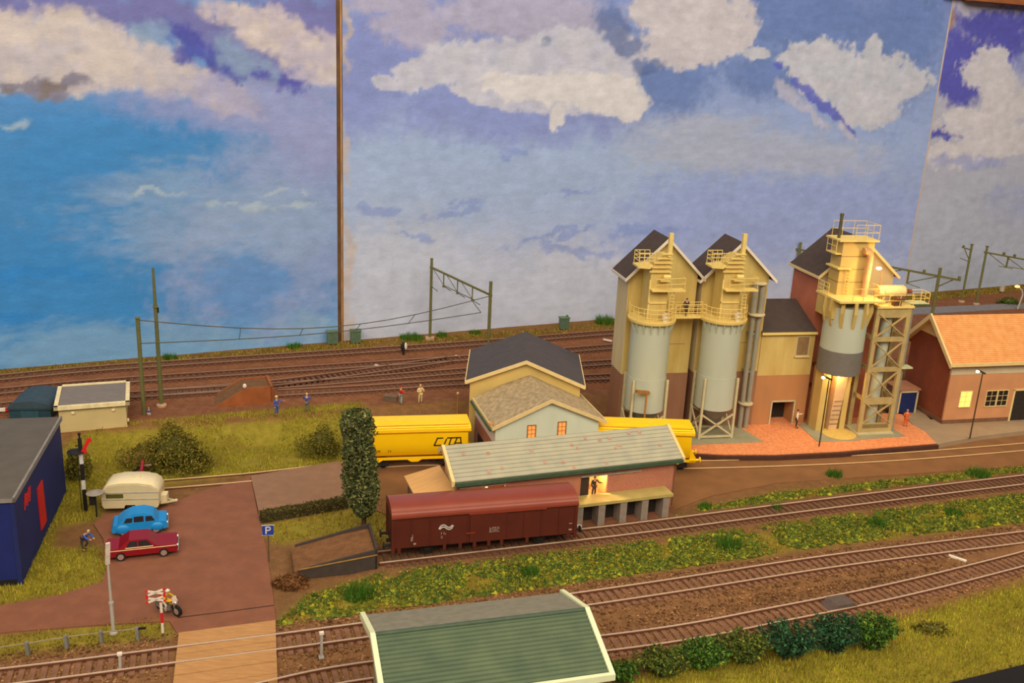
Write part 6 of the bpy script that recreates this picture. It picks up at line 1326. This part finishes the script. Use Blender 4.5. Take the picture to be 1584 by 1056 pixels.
wpoly = [(a[0] + WN[0] * -3.0, a[1] + WN[1] * -3.0) for a in wl] + [(a[0] + WN[0] * .2, a[1] + WN[1] * .2) for a in wl[::-1]]
P_ = sample(wpoly, 26, lambda x, y: ((x - WA[0]) * WN[0] + (y - WA[1]) * WN[1]) < -.1, (.4, .35, 31))
solo('grass', grass_mesh('grass', P_, .12, .4, .12, olive + brownish), veg, 'dry grass fringe along the foot of the painted backdrop', 'grass', kind='stuff')
for k, dens, lab, seed in (('verge', 22, 'clumpy green and yellow weeds along the strip before the wagon', 55), ('backverge', 22, 'clumpy weeds along the far side of the siding', 56)):
    P_ = sample(GR[k], dens, off_sid, (.55, .40, seed)); P_[:, 2] += .1
    solo('weeds', clump_mesh('weeds', P_, .09, .26, [(132, 130, 44), (116, 120, 42), (84, 104, 38), (60, 84, 38), (104, 112, 40), (92, 104, 38), (164, 158, 44), (70, 88, 36)]), veg, lab, 'weeds', kind='stuff')
    P_ = sample(GR[k], dens * 2.5, off_sid, (.55, .36, seed)); P_[:, 2] += .12
    solo('weeds', leaf_mesh('weeds', P_ + np.array([0, 0, 1]) * RNG.uniform(0, .3, (len(P_), 1)), .12, [(152, 148, 44), (116, 126, 42), (76, 100, 38), (130, 132, 44), (98, 110, 40), (84, 98, 38)]), veg, lab.replace('clumpy', 'small leaves of the'), 'weeds', kind='stuff')
# ballast grains along the front tracks
bpoly = px_poly([(-60, 1010), (430, 960), (1000, 890), (1584, 812), (1650, 805), (1650, 890), (1400, 945), (1100, 1010), (900, 1075), (-60, 1100)])
xs_, ys_ = zip(*bpoly); n = 60000; x = RNG.uniform(min(xs_), max(xs_), n); y = RNG.uniform(min(ys_), max(ys_), n); ok = inpoly(x, y, bpoly) & (y > front_edge(x)) & (np.minimum(dist_line(x, y, TRACK_A), dist_line(x, y, TRACK_B)) < 2.9)
ok &= ~inpoly(x, y, px_poly([(262, 978), (430, 955), (436, 1085), (255, 1085)], .4)); P_ = np.stack([x[ok], y[ok], np.where(np.minimum(dist_line(x[ok], y[ok], TRACK_A), dist_line(x[ok], y[ok], TRACK_B)) < 1.9, .22, .06)], 1)
solo('ballast', clump_mesh('ballast', P_, .05, .13, [(136, 98, 64), (112, 78, 50), (154, 114, 76), (92, 62, 42)], .7), veg, 'brown ballast stones around the front tracks', 'ballast', kind='stuff')
# countable bright green tufts
tg = [(74, 116, 34), (60, 104, 34), (92, 128, 40)]
for (px, py, z, r, h, lab) in ((556, 925, 0, 1.0, 1.3, 'bright green grass tuft left of centre before the loading ramp'), (1127, 848, 0, .95, 1.3, 'bright green grass tuft near the middle of the weedy strip'), (1356, 815, 0, .8, 1.1, 'bright green grass tuft below the siding on the right'), (1290, 737, 0, .8, .9, 'green grass tuft beyond the siding by the street'), (1512, 737, 0, 1.1, 1.1, 'wide green grass tuft beyond the siding at the right'), (1090, 786, 0, .6, .8, 'small green tuft beyond the siding near the goods shed'), (1200, 790, 0, .5, .9, 'thin green tuft beside the siding rail'), (820, 890, 0, .7, .9, 'green tuft in the weedy strip below the red wagon'), (1475, 795, 0, .8, .8, 'dark green tuft at the far right of the weedy strip'),
                               (263, 555, 1.5, .8, .8, 'green tuft at the backdrop foot near the tall mast'), (455, 538, 1.5, .9, .8, 'green tuft at the backdrop foot left of the cabinets'), (637, 524, 1.5, 1.5, .9, 'wide green tuft at the backdrop foot beside the portal'), (735, 516, 1.5, .8, .6, 'low green tuft at the backdrop foot behind the portal'), (935, 500, 1.5, 1.4, 1.4, 'green tuft at the backdrop foot beside the silo house'), (683, 520, 1.5, .7, .8, 'small green tuft right of the portal mast')):
    c = at(px, py, z); n = int(260 * r); rr = r * np.sqrt(RNG.random(n)); a = RNG.uniform(0, 6.28, n); P_ = np.stack([rr * np.cos(a), rr * np.sin(a) * .8, 0 * a], 1)
    solo('grass_tuft', grass_mesh('grass_tuft', P_, h * .45, h, .09, tg, .6), veg, lab, 'grass tuft', (*c, z), group='bright green tufts')


def bush(name, lab, loc, rx, ry, rz_, n, cols, sz=.16, cat='bush', shape=None, group=None, trunk=True, inner=None):
    t = thing(name, lab, cat, loc, 0, group); u = RNG.normal(size=(n, 3)); u /= np.linalg.norm(u, axis=1)[:, None]; rad = RNG.uniform(.55, 1.0, n) ** .6
    P = u * rad[:, None]; P[:, 2] = np.abs(P[:, 2]) if shape != 'ball' else P[:, 2]; k = 1 + .6 * (fbm(P[:, 0] * 2.2 + 9, P[:, 1] * 2.2 + P[:, 2] * 1.7, int(rx * 100) % 50) - .5) * 2
    P = P * k[:, None] * np.array([rx, ry, rz_]); P[:, 2] += 0 if shape != 'ball' else rz_
    part('foliage', leaf_mesh('foliage', P, sz, cols), veg, t, kind='stuff')
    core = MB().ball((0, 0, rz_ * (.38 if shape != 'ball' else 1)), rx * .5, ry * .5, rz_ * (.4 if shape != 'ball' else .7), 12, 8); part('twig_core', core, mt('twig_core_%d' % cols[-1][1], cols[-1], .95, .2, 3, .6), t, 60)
    if trunk: part('stem', MB().cyl((0, 0, -.1), (0, 0, rz_ * .5), .12, .06, 7), mt('bark', (74, 52, 34), .9), t)
    return t


og = [(124, 114, 42), (100, 98, 36), (142, 126, 50), (80, 80, 30)]
bush('bush', 'large olive green bush on the bank behind the caravan', (*at(272, 716, .6), .35), 3.7, 2.0, 3.5, 7500, og, .15)
bush('bush', 'small brownish bush at the left end of the bank bush', (*at(222, 716, .6), .35), 1.9, 1.3, 2.4, 2200, og + [(130, 106, 50)], .14)
bush('bush', 'soft olive bush on the bank left of the poplar', (*at(497, 697, .6), .3), 1.9, 1.4, 2.7, 3000, [(116, 108, 38), (100, 98, 34), (88, 86, 34)], .13)
bush('bush', 'dark olive bush at the blue shed corner', (*at(122, 735, .2), .1), 1.0, 1.2, 2.6, 1600, og, .15)
bush('bush', 'low scrub behind the distant street lamp', (*at(1560, 470, 1.5), 1.5), 2.2, 1.0, 1.1, 500, dkgrn, .2, trunk=False)
# hedge
t = thing('hedge', 'low clipped dark hedge along the paved loading area', 'hedge'); ha = np.array(at(404, 806)); hb_ = np.array(at(536, 783)); n = 4200; f = RNG.random((n, 1)); sd = RNG.uniform(-.5, .5, (n, 1)); dv = hb_ - ha; nn = np.array([-dv[1], dv[0]]) / np.hypot(*dv); P_ = np.hstack([ha + dv * f + nn * sd, RNG.uniform(.05, .85, (n, 1))])
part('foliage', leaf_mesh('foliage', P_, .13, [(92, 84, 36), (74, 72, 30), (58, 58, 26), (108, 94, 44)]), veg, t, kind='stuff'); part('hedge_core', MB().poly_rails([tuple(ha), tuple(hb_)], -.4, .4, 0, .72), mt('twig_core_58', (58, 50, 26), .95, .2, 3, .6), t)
# poplar
t = thing('poplar_tree', 'tall narrow dark green poplar before the yellow wagon', 'tree', (*at(563, 816), 0)); n = 9000; z = RNG.uniform(1.1, 9.95, n); a = RNG.uniform(0, 6.28, n); prof_ = np.interp(z, [1.0, 1.6, 3, 5, 7, 9, 9.7, 10], [.3, .95, 1.42, 1.3, 1.25, 1.25, 1.05, .6]); rr = prof_ * (RNG.uniform(.5, 1, n) ** .5) * (1 + .3 * (fbm(a * 1.3, z * 1.1, 5) - .5) * 3)
part('foliage', leaf_mesh('foliage', np.stack([rr * np.cos(a) - .07 * (z - 1), rr * np.sin(a), z], 1), .19, [(108, 114, 66), (84, 94, 54), (136, 136, 80), (56, 64, 40), (94, 100, 62)], .35), veg, t, kind='stuff')
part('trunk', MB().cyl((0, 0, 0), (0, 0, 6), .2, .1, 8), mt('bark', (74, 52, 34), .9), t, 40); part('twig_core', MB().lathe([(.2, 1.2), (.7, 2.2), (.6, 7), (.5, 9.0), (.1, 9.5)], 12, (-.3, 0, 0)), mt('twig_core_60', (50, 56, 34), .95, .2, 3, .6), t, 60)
# foreground bushes: ferny sprays of small leaves on arching twigs
def spray_bush(lab, loc, r, h, cols, stems, group):
    t = thing('bush', lab, 'bush', loc, 0, group); pts = []; tw = MB()
    for k in range(stems):
        a = random.uniform(0, 6.28); d = random.uniform(.35, 1.0) * r; hh = h * random.uniform(.55, 1.0) * (1.15 - .4 * d / r); b = Vector((random.uniform(-.25, .25) * r, random.uniform(-.2, .2) * r, 0)); e = Vector((d * math.cos(a), .75 * d * math.sin(a), hh)); mid = b.lerp(e, .5) + Vector((0, 0, hh * .25))
        prev = b
        for f in np.linspace(.15, 1, 13):
            p = b * (1 - f) ** 2 + mid * 2 * f * (1 - f) + e * f * f
            for q in range(4): pts.append([p.x + random.gauss(0, .085), p.y + random.gauss(0, .085), max(.03, p.z + random.gauss(0, .07))])
            if int(f * 12) % 4 == 0: tw.cyl(prev, p, .025, n=4); prev = p
    part('foliage', leaf_mesh('foliage', np.array(pts), .15, cols, .35), veg, t, kind='stuff'); part('twigs', tw, mt('bark', (74, 52, 34), .9), t)
    return t
fgc = [(66, 112, 34), (52, 94, 34), (90, 128, 44), (36, 66, 30), (112, 132, 50)]; fgb = [(46, 90, 56), (38, 76, 52), (70, 110, 66), (30, 56, 38)]; fgo = [(98, 112, 42), (78, 96, 40), (120, 128, 50), (54, 72, 34)]
for (px, py, r, h, cc, n, lab) in ((962, 1050, 1.0, .8, fgc, 30, 'low green bush beside the shelter corner'), (1020, 1040, 1.5, 1.2, fgo, 52, 'olive leafy bush second from the shelter'), (1085, 1030, 1.5, 1.4, fgc, 56, 'mid green leafy bush third from the shelter'), (1150, 1022, 1.6, 1.5, fgo, 60, 'olive leafy bush left of the bluish one'), (1222, 1016, 1.7, 1.9, fgb, 66, 'bluish dark green bush near the middle of the front row'), (1285, 1006, 1.5, 2.0, fgb, 60, 'bluish dark green bush beside the bright end bush'), (1345, 1000, 1.6, 1.7, fgc, 62, 'bright green bush at the end of the front row')):
    spray_bush(lab, (*at(px, py), 0), r * 1.3, h * 1.35, cc, int(n * 1.7), 'front row bushes')
# brown scrub by the ramp
bush('scrub', 'brown dried scrub at the low end of the loading ramp', (*at(448, 905), 0), 1.5, 1.0, .7, 900, [(112, 72, 40), (92, 60, 36), (128, 88, 50)], .14, 'scrub', trunk=False)
bush('scrub', 'dull green scrub on the corner grass', (*at(1440, 975), 0), 1.5, .8, .5, 700, og, .14, 'scrub', trunk=False)
